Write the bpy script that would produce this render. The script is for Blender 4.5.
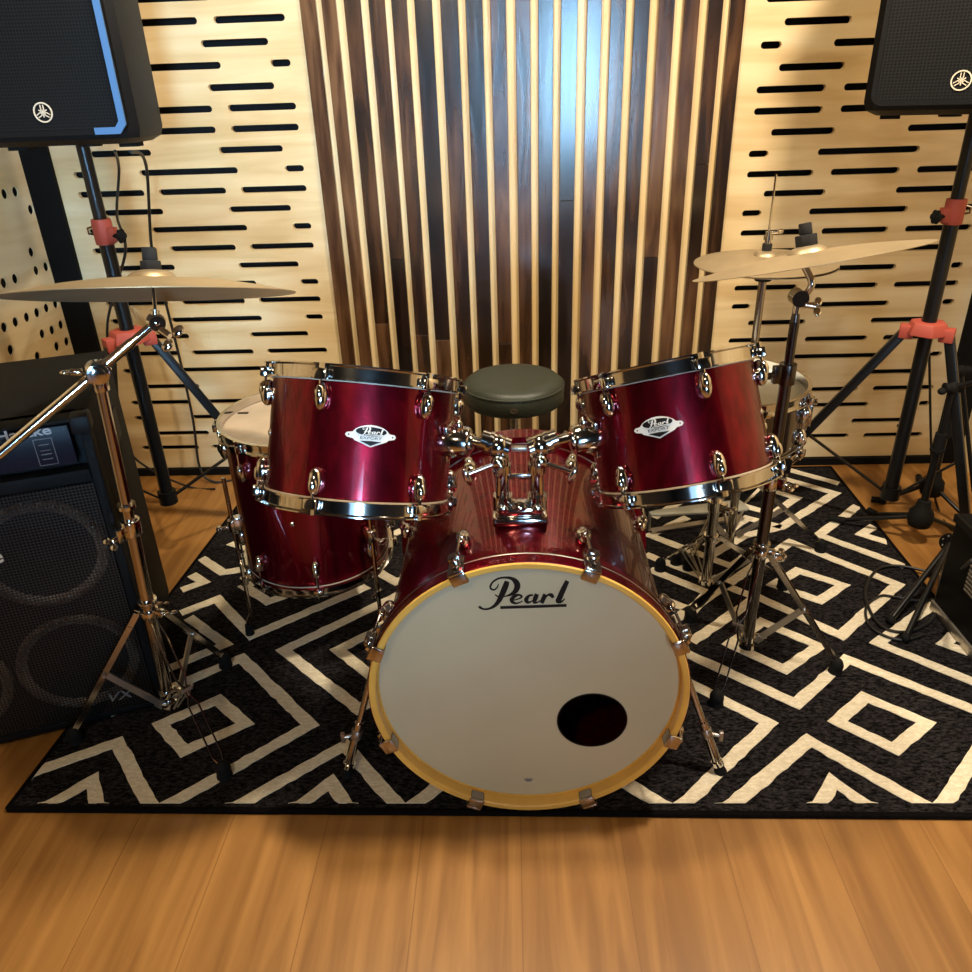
import bpy, bmesh, math, random
from mathutils import Vector, Matrix
random.seed(7)
for o in list(bpy.data.objects): bpy.data.objects.remove(o)
sc = bpy.context.scene
COL = sc.collection
PI = math.pi
V = Vector

# ------------------------------------------------------------------ camera
F_PX, PITCH, ROLL, YAW, CAM_H = 770.0, math.radians(26.2), math.radians(-2), math.radians(2.4), 1.28
RZ = Matrix.Rotation(YAW, 3, 'Z')
_fw = V((0, math.cos(PITCH), -math.sin(PITCH))); _rt = V((1, 0, 0)); _up = _rt.cross(_fw)
_R = math.cos(ROLL)*_rt + math.sin(ROLL)*_up; _U = -math.sin(ROLL)*_rt + math.cos(ROLL)*_up
FW, RT, UP = RZ @ _fw, RZ @ _R, RZ @ _U
CAM = V((0, 0, CAM_H))
cd = bpy.data.cameras.new('camera'); co = bpy.data.objects.new('camera', cd); COL.objects.link(co)
cd.sensor_width = 36; cd.lens = F_PX/972*36; cd.shift_y = -17/972; cd.clip_start = .02
co.matrix_world = Matrix(((RT.x, UP.x, -FW.x, 0), (RT.y, UP.y, -FW.y, 0), (RT.z, UP.z, -FW.z, CAM_H), (0, 0, 0, 1)))
sc.camera = co
def ray(u, v): return FW + RT*((u-486)/F_PX) - UP*((v-469)/F_PX)
def gz(u, v, z=0.0):
    d = ray(u, v); return CAM + d*((z-CAM_H)/d.z)
def aty(u, v, y):
    d = ray(u, v); return CAM + d*(y/d.y)
def fd(u, v, f): return CAM + ray(u, v)*f

# ------------------------------------------------------------------ world, lights, exposure
w = bpy.data.worlds.new('world'); sc.world = w; w.use_nodes = True
w.node_tree.nodes['Background'].inputs[0].default_value = (.9, .85, .8, 1)
w.node_tree.nodes['Background'].inputs[1].default_value = .004
def area(name, loc, target, sx, sy, power, col):
    l = bpy.data.lights.new(name, 'AREA'); l.shape = 'RECTANGLE'; l.size = sx; l.size_y = sy; l.energy = power; l.color = col
    o = bpy.data.objects.new(name, l); COL.objects.link(o); o.location = loc
    o.rotation_euler = (V(target)-V(loc)).to_track_quat('-Z', 'Y').to_euler(); return o
area('ceiling_lamp_light', (-.30, 1.40, 2.34), (-.25, 1.90, .4), .14, .14, 31, (1, .84, .60))
area('ceiling_lamp_light', (.85, 1.25, 2.34), (.78, 1.85, .5), .14, .14, 50, (1, .86, .66))
area('ceiling_lamp_light', (-.55, -.75, 2.34), (-.55, 1.0, 0), .22, .22, 18, (1, .80, .52))
wl = area('window_and_fill_light', (.62, -2.68, 1.40), (-.95, 2.6, 1.30), .45, 1.2, 10, (.34, .66, 1)); wl.data.spread = math.radians(32)
wl = area('window_and_fill_light', (.80, -2.68, 1.10), (1.0, .90, 0), .45, .9, 3.2, (.70, .84, 1)); wl.data.spread = math.radians(46)  # second beam added to cool the right front floor, no pane modelled here
sc.view_settings.view_transform = 'Standard'; sc.view_settings.look = 'None'
sc.view_settings.gamma = 1; sc.view_settings.use_curve_mapping = False
sc.view_settings.exposure = 0.0

# ------------------------------------------------------------------ materials
def nodes(name):
    m = bpy.data.materials.new(name); m.use_nodes = True
    nt = m.node_tree; b = nt.nodes['Principled BSDF']; return m, nt, b
def mat(name, col, rough=.5, metal=0, coat=0, bump=0, bscale=60, spec=None, mottled=0):
    m, nt, b = nodes(name)
    b.inputs['Base Color'].default_value = (*col, 1); b.inputs['Roughness'].default_value = rough
    b.inputs['Metallic'].default_value = metal; b.inputs['Coat Weight'].default_value = coat
    b.inputs['Coat Roughness'].default_value = .04
    if spec is not None: b.inputs['Specular IOR Level'].default_value = spec
    tc = nt.nodes.new('ShaderNodeTexCoord')
    n = nt.nodes.new('ShaderNodeTexNoise'); n.inputs['Scale'].default_value = bscale; n.inputs['Detail'].default_value = 4
    nt.links.new(tc.outputs['Object'], n.inputs['Vector'])
    if bump:
        bp = nt.nodes.new('ShaderNodeBump'); bp.inputs['Strength'].default_value = bump; bp.inputs['Distance'].default_value = .002
        nt.links.new(n.outputs[0], bp.inputs['Height']); nt.links.new(bp.outputs[0], b.inputs['Normal'])
    if mottled:
        r = nt.nodes.new('ShaderNodeValToRGB')
        r.color_ramp.elements[0].position = .3; r.color_ramp.elements[1].position = .7
        r.color_ramp.elements[0].color = (*[c*(1-mottled) for c in col], 1); r.color_ramp.elements[1].color = (*[min(1, c*(1+mottled)) for c in col], 1)
        nt.links.new(n.outputs[0], r.inputs[0]); nt.links.new(r.outputs[0], b.inputs['Base Color'])
    return m
def ramp(nt, stops):
    r = nt.nodes.new('ShaderNodeValToRGB'); e = r.color_ramp.elements
    while len(e) < len(stops): e.new(.5)
    for i, (p, c) in enumerate(stops): e[i].position = p; e[i].color = (*c, 1)
    return r
def mapping(nt, scale, rot=(0, 0, 0)):
    tc = nt.nodes.new('ShaderNodeTexCoord'); mp = nt.nodes.new('ShaderNodeMapping')
    mp.inputs['Scale'].default_value = scale; mp.inputs['Rotation'].default_value = rot
    nt.links.new(tc.outputs['Object'], mp.inputs['Vector']); return mp
def wood(name, stops, scale, rough, coat=0, rand=0, blot=.5):
    m, nt, b = nodes(name)
    mp = mapping(nt, scale)
    n = nt.nodes.new('ShaderNodeTexNoise'); n.inputs['Scale'].default_value = 1; n.inputs['Detail'].default_value = 8; n.inputs['Distortion'].default_value = .6
    nt.links.new(mp.outputs[0], n.inputs['Vector'])
    n2 = nt.nodes.new('ShaderNodeTexNoise'); n2.inputs['Scale'].default_value = 2.2; n2.inputs['Detail'].default_value = 2
    tc = nt.nodes.new('ShaderNodeTexCoord'); nt.links.new(tc.outputs['Object'], n2.inputs['Vector'])
    mx = nt.nodes.new('ShaderNodeMath'); mx.operation = 'MULTIPLY_ADD'; mx.inputs[1].default_value = blot
    nt.links.new(n2.outputs[0], mx.inputs[0])
    sub = nt.nodes.new('ShaderNodeMath'); sub.operation = 'SUBTRACT'; sub.inputs[1].default_value = blot*.5
    nt.links.new(n.outputs[0], sub.inputs[0]); nt.links.new(sub.outputs[0], mx.inputs[2])
    out = mx
    if rand:
        g = nt.nodes.new('ShaderNodeNewGeometry'); ad = nt.nodes.new('ShaderNodeMath'); ad.operation = 'MULTIPLY_ADD'
        ad.inputs[1].default_value = rand; nt.links.new(g.outputs['Random Per Island'], ad.inputs[0])
        s2 = nt.nodes.new('ShaderNodeMath'); s2.operation = 'SUBTRACT'; s2.inputs[1].default_value = rand*.5
        nt.links.new(mx.outputs[0], s2.inputs[0]); nt.links.new(s2.outputs[0], ad.inputs[2]); out = ad
    r = ramp(nt, stops); nt.links.new(out.outputs[0], r.inputs[0]); nt.links.new(r.outputs[0], b.inputs['Base Color'])
    bp = nt.nodes.new('ShaderNodeBump'); bp.inputs['Strength'].default_value = .25; bp.inputs['Distance'].default_value = .003
    nt.links.new(n.outputs[0], bp.inputs['Height']); nt.links.new(bp.outputs[0], b.inputs['Normal'])
    b.inputs['Roughness'].default_value = rough; b.inputs['Coat Weight'].default_value = coat; b.inputs['Coat Roughness'].default_value = .15
    return m
M = {}
M['ply'] = wood('birch_plywood', [(.25, (.54, .37, .17)), (.5, (.70, .53, .29)), (.75, (.80, .66, .42))], (1.6, 1.6, 14), .42, .15, 0, .7)
M['strip'] = wood('pale_pine', [(.3, (.62, .42, .18)), (.7, (.80, .61, .34))], (22, 22, 1.2), .45, .1)
M['dark'] = wood('dark_stained_boards', [(.15, (.005, .0025, .0015)), (.42, (.020, .009, .004)), (.6, (.060, .026, .011)), (.85, (.15, .075, .034))], (30, 30, 3.0), .24, .6, .45, .75)
M['black'] = mat('matte_black_paint', (.003, .003, .003), .8, spec=.15)
M['void'] = mat('dark_cavity', (.004, .003, .003), .9)
M['chrome'] = mat('chrome', (.62, .60, .57), .10, 1)
M['chrome2'] = mat('worn_chrome', (.42, .39, .36), .16, 1)
M['dkmetal'] = mat('dark_tube', (.10, .09, .085), .25, 1)
M['steel'] = mat('brushed_steel', (.45, .42, .38), .35, 1)
M['red'] = mat('red_plastic', (.36, .060, .040), .6)
M['rubber'] = mat('black_rubber', (.004, .004, .004), .75, spec=.2)
M['blackpl'] = mat('black_plastic', (.004, .004, .0045), .5, bump=.3, bscale=300, spec=.18)
M['blktube'] = mat('black_tube', (.004, .004, .0045), .34, spec=.35)
M['tolex'] = mat('black_tolex', (.004, .004, .0042), .65, bump=.6, bscale=400, spec=.14)
M['panel'] = mat('navy_panel', (.004, .006, .014), .4, spec=.2)
M['bluesheen'] = mat('painted_blue_sheen', (.07, .17, .36), .3)  # blue light caught by the grille edge, put into the base colour
M['white'] = mat('white_print', (.72, .70, .66), .5)
M['cream'] = mat('cream_print', (.62, .54, .42), .5)
M['greyprint'] = mat('grey_print', (.16, .15, .15), .5)
M['ink'] = mat('black_ink', (.006, .004, .004), .5, spec=.2)
M['head'] = mat('coated_drumhead', (.50, .42, .27), .5, mottled=.05, bscale=5, bump=.1)
M['clearhead'] = mat('clear_coated_head', (.42, .34, .26), .3, mottled=.12, bscale=14)
M['whitehead'] = mat('white_drumhead', (.72, .74, .70), .45)
M['hoopw'] = mat('natural_maple_hoop', (.72, .40, .075), .32, coat=.5, mottled=.12, bscale=12)
M['leather'] = mat('black_vinyl', (.026, .031, .022), .45, bump=.5, bscale=160)
M['bronze'] = mat('cymbal_bronze', (.40, .31, .19), .46, .7, mottled=.12, bscale=9)
M['felt'] = mat('black_felt', (.006, .006, .007), .9)
M['grey'] = mat('grey_footboard', (.42, .42, .36), .4, .3)
M['alu'] = mat('aluminium_edge', (.50, .46, .40), .35, .8)
M['greycone'] = mat('woofer_ring', (.16, .12, .09), .4)
M['dkgrey'] = mat('grey_bar', (.10, .085, .07), .45)
M['greyprint2'] = mat('light_grey_print', (.34, .34, .36), .5)
M['cable'] = mat('cable_rubber', (.006, .006, .006), .5)
def shell_mat():
    m, nt, b = nodes('burgundy_lacquer')
    mp = mapping(nt, (60, 60, 1.2)); n = nt.nodes.new('ShaderNodeTexNoise'); n.inputs['Scale'].default_value = 1; n.inputs['Detail'].default_value = 3
    nt.links.new(mp.outputs[0], n.inputs['Vector'])
    r = ramp(nt, [(.3, (.10, .0010, .006)), (.7, (.22, .0020, .014))]); nt.links.new(n.outputs[0], r.inputs[0]); nt.links.new(r.outputs[0], b.inputs['Base Color'])
    b.inputs['Metallic'].default_value = .85; b.inputs['Roughness'].default_value = .26
    b.inputs['Coat Weight'].default_value = .40; b.inputs['Coat Roughness'].default_value = .02
    return m
M['shell'] = shell_mat()
M['shelldk'] = mat('black_lacquer', (.016, .005, .006), .25, coat=1)
def floor_mat():
    m, nt, b = nodes('oak_laminate')
    mp = mapping(nt, (1, 1, 1), (0, 0, PI/2))
    br = nt.nodes.new('ShaderNodeTexBrick'); br.inputs['Scale'].default_value = 1; br.inputs['Brick Width'].default_value = 1.2; br.inputs['Row Height'].default_value = .19
    br.inputs['Mortar Size'].default_value = .0012; br.inputs['Color1'].default_value = (.30, .30, .30, 1); br.inputs['Color2'].default_value = (.62, .62, .62, 1); br.inputs['Mortar'].default_value = (.1, .1, .1, 1)
    nt.links.new(mp.outputs[0], br.inputs['Vector'])
    mp2 = mapping(nt, (26, 2.0, 1)); n = nt.nodes.new('ShaderNodeTexNoise'); n.inputs['Scale'].default_value = 1; n.inputs['Detail'].default_value = 7; n.inputs['Distortion'].default_value = .8
    nt.links.new(mp2.outputs[0], n.inputs['Vector'])
    mx = nt.nodes.new('ShaderNodeMix'); mx.data_type = 'RGBA'; mx.inputs[0].default_value = .62
    nt.links.new(br.outputs[0], mx.inputs[6]); nt.links.new(n.outputs[0], mx.inputs[7])
    r = ramp(nt, [(.2, (.17, .070, .017)), (.42, (.24, .105, .024)), (.62, (.38, .185, .050))])
    nt.links.new(mx.outputs[2], r.inputs[0]); nt.links.new(r.outputs[0], b.inputs['Base Color']); b.inputs['Roughness'].default_value = .38
    return m
M['floor'] = floor_mat()
def rug_mat(name, a, c, sc_, spec=.05):
    m, nt, b = nodes(name)
    mp = mapping(nt, (1, 2.2, 1)); n = nt.nodes.new('ShaderNodeTexNoise'); n.inputs['Scale'].default_value = sc_; n.inputs['Detail'].default_value = 5; n.inputs['Roughness'].default_value = .75
    nt.links.new(mp.outputs[0], n.inputs['Vector'])
    r = ramp(nt, [(.42, a), (.68, c)]); nt.links.new(n.outputs[0], r.inputs[0]); nt.links.new(r.outputs[0], b.inputs['Base Color'])
    bp = nt.nodes.new('ShaderNodeBump'); bp.inputs['Strength'].default_value = .6; bp.inputs['Distance'].default_value = .004
    nt.links.new(n.outputs[0], bp.inputs['Height']); nt.links.new(bp.outputs[0], b.inputs['Normal'])
    b.inputs['Roughness'].default_value = .95; b.inputs['Specular IOR Level'].default_value = spec
    return m
M['rug'] = rug_mat('charcoal_pile', (.002, .0018, .002), (.040, .035, .038), 85)
M['rugblack'] = rug_mat('black_pile', (.003, .0025, .003), (.006, .005, .005), 90)
M['rugline'] = rug_mat('cream_pile', (.68, .59, .43), (.88, .80, .64), 70)
def plane_coord(nt, ex):
    tc = nt.nodes.new('ShaderNodeTexCoord'); d = nt.nodes.new('ShaderNodeVectorMath'); d.operation = 'DOT_PRODUCT'; d.inputs[1].default_value = ex
    nt.links.new(tc.outputs['Object'], d.inputs[0]); sp = nt.nodes.new('ShaderNodeSeparateXYZ'); nt.links.new(tc.outputs['Object'], sp.inputs[0])
    cb = nt.nodes.new('ShaderNodeCombineXYZ'); nt.links.new(d.outputs['Value'], cb.inputs[0]); nt.links.new(sp.outputs[2], cb.inputs[1]); return cb
def grille_mat():
    m, nt, b = nodes('perforated_grille')
    b.inputs['Base Color'].default_value = (.03, .025, .022, 1); b.inputs['Roughness'].default_value = .4; b.inputs['Metallic'].default_value = .5
    tc = plane_coord(nt, (-.935, -.355, 0)); vo = nt.nodes.new('ShaderNodeTexVoronoi'); vo.voronoi_dimensions = '2D'; vo.inputs['Scale'].default_value = 150; vo.inputs['Randomness'].default_value = 0
    nt.links.new(tc.outputs[0], vo.inputs['Vector'])
    gt = nt.nodes.new('ShaderNodeMath'); gt.operation = 'GREATER_THAN'; gt.inputs[1].default_value = .43
    nt.links.new(vo.outputs['Distance'], gt.inputs[0]); nt.links.new(gt.outputs[0], b.inputs['Alpha'])
    return m
M['grille'] = grille_mat()

# ------------------------------------------------------------------ geometry helpers
def frame(z, x=(1, 0, 0)):
    z = V(z).normalized(); x = V(x); x = (x - z*x.dot(z)).normalized(); y = z.cross(x)
    return Matrix((x, y, z)).transposed()
class MB:
    def __init__(s): s.v = []; s.f = []; s.mi = []; s.cur = 0
    def add(s, vs, fs):
        o = len(s.v); s.v += [V(p) for p in vs]; s.f += [tuple(i+o for i in f) for f in fs]; s.mi += [s.cur]*len(fs); return s
    def cyl(s, a, b, r0, r1=None, n=16):
        a, b = V(a), V(b); r1 = r0 if r1 is None else r1; d = b-a
        if d.length < 1e-6: return s
        R = frame(d, (1, 0, 0) if abs(d.normalized().x) < .9 else (0, 1, 0)); vs = []
        for c, r in ((a, r0), (b, r1)):
            for i in range(n): t = 2*PI*i/n; vs.append(c+R@V((r*math.cos(t), r*math.sin(t), 0)))
        fs = [(i, (i+1) % n, n+(i+1) % n, n+i) for i in range(n)] + [tuple(range(n-1, -1, -1)), tuple(range(n, 2*n))]
        return s.add(vs, fs)
    def tube(s, pts, r, n=8, smooth=0):
        pts = [V(p) for p in pts]
        if smooth:
            q = []
            for i in range(len(pts)-1):
                p0 = pts[max(i-1, 0)]; p1 = pts[i]; p2 = pts[i+1]; p3 = pts[min(i+2, len(pts)-1)]
                for k in range(smooth):
                    t = k/smooth; q.append(.5*((2*p1)+(p2-p0)*t+(2*p0-5*p1+4*p2-p3)*t*t+(3*p1-p0-3*p2+p3)*t**3))
            pts = q+[pts[-1]]
        vs = []; x = None
        for i, p in enumerate(pts):
            d = (pts[min(i+1, len(pts)-1)]-pts[max(i-1, 0)]).normalized()
            if x is None: x = V((1, 0, 0)) if abs(d.x) < .8 else V((0, 1, 0))
            R = frame(d, x); x = R.col[0].copy()
            for k in range(n): t = 2*PI*k/n; vs.append(p+R@V((r*math.cos(t), r*math.sin(t), 0)))
        fs = []
        for i in range(len(pts)-1):
            for k in range(n): fs.append((i*n+k, i*n+(k+1) % n, (i+1)*n+(k+1) % n, (i+1)*n+k))
        fs += [tuple(range(n-1, -1, -1)), tuple(range((len(pts)-1)*n, len(pts)*n))]
        return s.add(vs, fs)
    def box(s, c, h, R=None):
        c = V(c); R = R or Matrix.Identity(3)
        vs = [c+R@V((x*h[0], y*h[1], z*h[2])) for x in (-1, 1) for y in (-1, 1) for z in (-1, 1)]
        return s.add(vs, [(0, 1, 3, 2), (4, 6, 7, 5), (0, 4, 5, 1), (2, 3, 7, 6), (0, 2, 6, 4), (1, 5, 7, 3)])
    def bar(s, a, b, w, t, side=(0, 0, 1)):
        a, b = V(a), V(b); R = frame(b-a, side); return s.box((a+b)/2, (w/2, t/2, (b-a).length/2), R)
    def lathe(s, prof, o, R, n=48, closed=False):
        o = V(o); vs = []; fs = []; m = len(prof)
        for r, z in prof:
            for i in range(n): t = 2*PI*i/n; vs.append(o+R@V((r*math.cos(t), r*math.sin(t), z)))
        for j in range(m if closed else m-1):
            k = (j+1) % m
            for i in range(n): fs.append((j*n+i, j*n+(i+1) % n, k*n+(i+1) % n, k*n+i))
        return s.add(vs, fs)
    def ell(s, c, r, R=None, n=14, m=9):
        R = R or Matrix.Identity(3); c = V(c); vs = []; fs = []
        for j in range(m+1):
            p = PI*j/m
            for i in range(n):
                t = 2*PI*i/n; vs.append(c+R@V((r[0]*math.sin(p)*math.cos(t), r[1]*math.sin(p)*math.sin(t), r[2]*math.cos(p))))
        for j in range(m):
            for i in range(n): fs.append((j*n+i, j*n+(i+1) % n, (j+1)*n+(i+1) % n, (j+1)*n+i))
        return s.add(vs, fs)
    def prism(s, pts, fn0, fn1):
        n = len(pts); vs = [fn0(p) for p in pts]+[fn1(p) for p in pts]
        return s.add(vs, [(i, (i+1) % n, n+(i+1) % n, n+i) for i in range(n)]+[tuple(range(n-1, -1, -1)), tuple(range(n, 2*n))])
    def build(s, name, m, parent=None, bevel=0, angle=35, seg=2):
        me = bpy.data.meshes.new(name); org = V(parent['_o']) if parent is not None and '_o' in parent else V((0, 0, 0))
        me.from_pydata([p-org for p in s.v], [], s.f)
        bm = bmesh.new(); bm.from_mesh(me)
        for f, i in zip(bm.faces, s.mi): f.material_index = i
        bmesh.ops.remove_doubles(bm, verts=bm.verts, dist=1e-6)
        bmesh.ops.recalc_face_normals(bm, faces=bm.faces)
        if bevel:
            ed = [e for e in bm.edges if len(e.link_faces) == 2 and e.calc_face_angle(0) > .6]
            bmesh.ops.bevel(bm, geom=ed, offset=bevel, segments=seg, affect='EDGES', profile=.5)
        bm.to_mesh(me); bm.free()
        for mm in (m if isinstance(m, (list, tuple)) else [m]): me.materials.append(mm)
        me.shade_smooth(); me.set_sharp_from_angle(angle=math.radians(angle))
        o = bpy.data.objects.new(name, me); COL.objects.link(o)
        if parent is not None: o.parent = parent; o['_o'] = list(org)
        return o
def thing(name, label, cat, loc, group=None):
    o = bpy.data.objects.new(name, None); COL.objects.link(o); o.location = loc; o.empty_display_size = .05
    o['_o'] = list(loc); o['label'] = label; o['category'] = cat
    if group: o['group'] = group
    return o
def tag(o, label, cat, group=None):
    o['label'] = label; o['category'] = cat
    if group: o['group'] = group
    return o
def struct(o, label=None):
    o['kind'] = 'structure'
    if label: o['label'] = label
    return o
def setorigin(o, loc):
    loc = V(loc); o.data.transform(Matrix.Translation(-loc)); o.location = loc; return o
def curve_mesh(splines, depth):
    cu = bpy.data.curves.new('c', 'CURVE'); cu.dimensions = '2D'; cu.fill_mode = 'BOTH'; cu.extrude = depth/2
    for pts in splines:
        sp = cu.splines.new('POLY'); sp.points.add(len(pts)-1); sp.use_cyclic_u = True
        for i, p in enumerate(pts): sp.points[i].co = (p[0], p[1], 0, 1)
    o = bpy.data.objects.new('c', cu); COL.objects.link(o)
    dg = bpy.context.evaluated_depsgraph_get(); me = o.evaluated_get(dg).to_mesh()
    vs = [v.co.copy() for v in me.vertices]; fs = [tuple(p.vertices) for p in me.polygons]
    bpy.data.objects.remove(o); bpy.data.curves.remove(cu); return vs, fs
def fine(vs, fs, mx):
    bm = bmesh.new(); bv = [bm.verts.new(v) for v in vs]
    for f in fs:
        try: bm.faces.new([bv[i] for i in f])
        except ValueError: pass
    for _ in range(6):
        bmesh.ops.triangulate(bm, faces=[f for f in bm.faces if len(f.verts) > 3])
        e = [e for e in bm.edges if abs(e.verts[0].co.x-e.verts[1].co.x) > mx]
        if not e: break
        bmesh.ops.subdivide_edges(bm, edges=e, cuts=1)
    bmesh.ops.triangulate(bm, faces=[f for f in bm.faces if len(f.verts) > 3])
    bm.verts.index_update(); o = ([v.co.copy() for v in bm.verts], [tuple(v.index for v in f.verts) for f in bm.faces]); bm.free(); return o
def text_mesh(txt, size, depth, bold=0.0, shear=0.0, align='CENTER', sx=1.0):
    cu = bpy.data.curves.new('t', 'FONT'); cu.body = txt; cu.size = size; cu.extrude = depth/2; cu.offset = bold
    cu.align_x = align; cu.align_y = 'CENTER'; cu.shear = shear; cu.resolution_u = 3
    o = bpy.data.objects.new('t', cu); COL.objects.link(o)
    dg = bpy.context.evaluated_depsgraph_get(); me = o.evaluated_get(dg).to_mesh()
    vs = [V((v.co.x*sx, v.co.y, v.co.z)) for v in me.vertices]; fs = [tuple(p.vertices) for p in me.polygons]
    bpy.data.objects.remove(o); bpy.data.curves.remove(cu); return vs, fs
def stadium(x0, x1, z, h, n=6):
    r = h/2; p = []
    for i in range(n+1): t = -PI/2+PI*i/n; p.append((x1-r+r*math.cos(t), z+r*math.sin(t)))
    for i in range(n+1): t = PI/2+PI*i/n; p.append((x0+r+r*math.cos(t), z+r*math.sin(t)))
    return p
def circ(x, y, r, n=16): return [(x+r*math.cos(2*PI*i/n), y+r*math.sin(2*PI*i/n)) for i in range(n)]

# lettering strokes of the script logo: (x, y, width), traced at 9.72 units per image pixel
LOGO = [
 [(238,183,8),(228,212,14),(198,240,16),(166,230,20),(160,203,20),(186,162,18),(240,130,18),(310,121,20),(368,132,32),(408,165,56),(422,205,60),(404,250,50),(368,280,30),(322,299,14),(286,306,9)],
 [(322,158,44),(312,190,56),(294,235,58),(270,290,54),(243,345,46),(203,393,32),(150,423,20),(100,429,17),(62,414,24),(50,400,26)],
 [(203,287,10),(238,310,14)],
 [(372,345,9),(440,326,12),(464,306,22),(438,290,18),(396,302,32),(366,335,42),(378,361,30),(418,372,15),(474,350,8)],
 [(575,292,14),(535,298,22),(508,335,46),(522,362,28),(560,352,10),(588,322,8)],
 [(612,282,40),(594,328,46),(584,360,30),(614,364,14),(642,345,8)],
 [(694,284,42),(672,332,44),(656,370,40)],
 [(684,334,9),(716,292,18),(752,293,40),(770,318,26)],
 [(908,154,42),(870,232,52),(832,318,54),(814,350,44),(846,358,20),(884,326,8)],
 [(255,413,27),(560,404,27),(900,392,27)]]
def logo_to(mb, fn, up):
    for st in LOGO:
        pts = [V((x, y)) for x, y, _ in st]; ws = [q[2] for q in st]
        P2 = []; W2 = []
        k = 4 if len(st) > 3 else 1
        for i in range(len(pts)-1):
            p0 = pts[max(i-1, 0)]; p1 = pts[i]; p2 = pts[i+1]; p3 = pts[min(i+2, len(pts)-1)]
            for j in range(k):
                t = j/k; P2.append(.5*((2*p1)+(p2-p0)*t+(2*p0-5*p1+4*p2-p3)*t*t+(3*p1-p0-3*p2+p3)*t**3)); W2.append(ws[i]*(1-t)+ws[i+1]*t)
        P2.append(pts[-1]); W2.append(ws[-1]); vs = []
        for i, p in enumerate(P2):
            d = (P2[min(i+1, len(P2)-1)]-P2[max(i-1, 0)]).normalized(); nn = V((-d.y, d.x))*W2[i]*.5
            vs += [fn(p+nn), fn(p-nn)]
        m = len(vs); top = [v+up(v) for v in vs]; fs = []
        for i in range(0, m-2, 2):
            fs += [(i+m, i+1+m, i+3+m, i+2+m), (i, i+2, i+3, i+1), (i, i+m, i+2+m, i+2), (i+1, i+3, i+3+m, i+1+m)]
        fs += [(0, 1, m+1, m), (m-2, m-1, 2*m-1, 2*m-2)]
        mb.add(vs+top, fs)

# ------------------------------------------------------------------ room shell
WY = 2.60; XL, XR, YB, H = -1.55, 1.62, -2.75, 2.4
struct(MB().box(((XL+XR)/2, (YB+WY)/2, -.05), ((XR-XL)/2+.15, (WY-YB)/2+.2, .05)).build('floor', M['floor']), 'oak laminate plank floor')
struct(MB().box(((XL+XR)/2, (YB+WY)/2, H+.05), ((XR-XL)/2+.15, (WY-YB)/2+.2, .05)).build('ceiling', mat('ceiling_paint', (.05, .042, .036), .9)))
struct(MB().box((0, WY+.10, H/2), (1.75, .04, H/2)).build('wall_back', M['void']))
# back wall slotted plywood
A_L = [(-1.402, -1.184), (-1.137, -.916), (-.867, -.654)]; B_L = [(-1.335, -1.135), (-.917, -.713)]; C_L = [(-1.402, -1.362), (-1.187, -.867), (-.715, -.654)]
A_R = [(.744, .950), (1.003, 1.215), (1.268, 1.478)]; B_R = [(.803, .996), (1.215, 1.408)]; C_R = [(.742, .803), (.954, 1.264), (1.440, 1.479)]
ROWS = [(2.21, 'A'), (2.15, 'B'), (2.09, 'C'), (2.03, 'A'), (1.97, 'B'), (1.91, 'C'), (1.85, 'A'), (1.79, 'B'), (1.73, 'C'), (1.67, 'A'), (1.61, 'B'), (1.55, 'C'), (1.49, 'A'), (1.43, 'B'), (1.372, 'C'), (1.312, 'B'), (1.254, 'A'), (1.195, 'A'), (1.135, 'B'), (1.075, 'C'), (1.015, 'A'), (.956, 'B'), (.898, 'C'), (.836, 'A'), (.776, 'B'), (.716, 'C'),
        (.657, 'A'), (.595, 'C'), (.537, 'B'), (.476, 'A'), (.413, 'C'), (.352, 'B'), (.291, 'A'), (.231, 'C'), (.168, 'B'), (.110, 'A')]
def slotted(name, x0, x1, tab, label):
    sp = [[(x0, .028), (x1, .028), (x1, H), (x0, H)]]
    for z, k in ROWS:
        for a, b in tab[k]: sp.append(stadium(a, b, z, .0195))
    vs, fs = curve_mesh(sp, .018)
    o = MB().add([V((v.x, WY+.009-v.z, v.y)) for v in vs], fs).build(name, M['ply'])
    return struct(o, label)
slotted('wall_back_panel', -1.46, -.604, {'A': A_L, 'B': B_L, 'C': C_L}, 'birch plywood acoustic panel with horizontal slots, left of the dark boards')
slotted('wall_back_panel', .684, 1.53, {'A': A_R, 'B': B_R, 'C': C_R}, 'birch plywood acoustic panel with horizontal slots, right of the dark boards')
# batten section
struct(MB().box((.04, WY+.012, H/2), (.643, .010, H/2)).build('wall_back_strips', M['strip']), 'pale strips between the dark boards')
bw = [(-.603, -.556), (-.539, -.497), (-.474, -.425), (-.402, -.354), (-.336, -.291), (-.269, -.218), (-.194, -.143), (-.121, -.072), (-.05, -.004), (.023, .066), (.089, .133), (.155, .203), (.230, .272), (.298, .342), (.366, .410), (.436, .481), (.508, .552), (.578, .619), (.640, .683)]
bd = MB()
for a, b in bw:
    d = random.uniform(.010, .017)
    z = 0.0
    cuts = [0] + sorted(random.uniform(.4, 2.2) for _ in range(random.choice((0, 1, 1)))) + [H]
    for q in range(len(cuts)-1):
        bd.box(((a+b)/2, WY+.002-d/2, (cuts[q]+cuts[q+1])/2), ((b-a)/2, d/2+.002, (cuts[q+1]-cuts[q])/2-.0006))
struct(bd.build('wall_back_boards', M['dark'], bevel=.0012, seg=1), 'glossy dark stained vertical boards')
# corner posts
struct(MB().box((-1.505, WY+.012, H/2), (.046, .030, H/2)).build('trim_1', M['black'], bevel=.002), 'black corner post, left')
struct(MB().box((1.575, WY+.012, H/2), (.046, .030, H/2)).build('trim_2', M['black'], bevel=.002), 'black corner post, right')
struct(MB().box((.03, WY-.004, .014), (1.5, .012, .013)).build('base_gap_shade', M['black']), 'painted shadow line at the base gap of the back wall')  # shadow line of the gap below the panels, painted as a black strip
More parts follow.
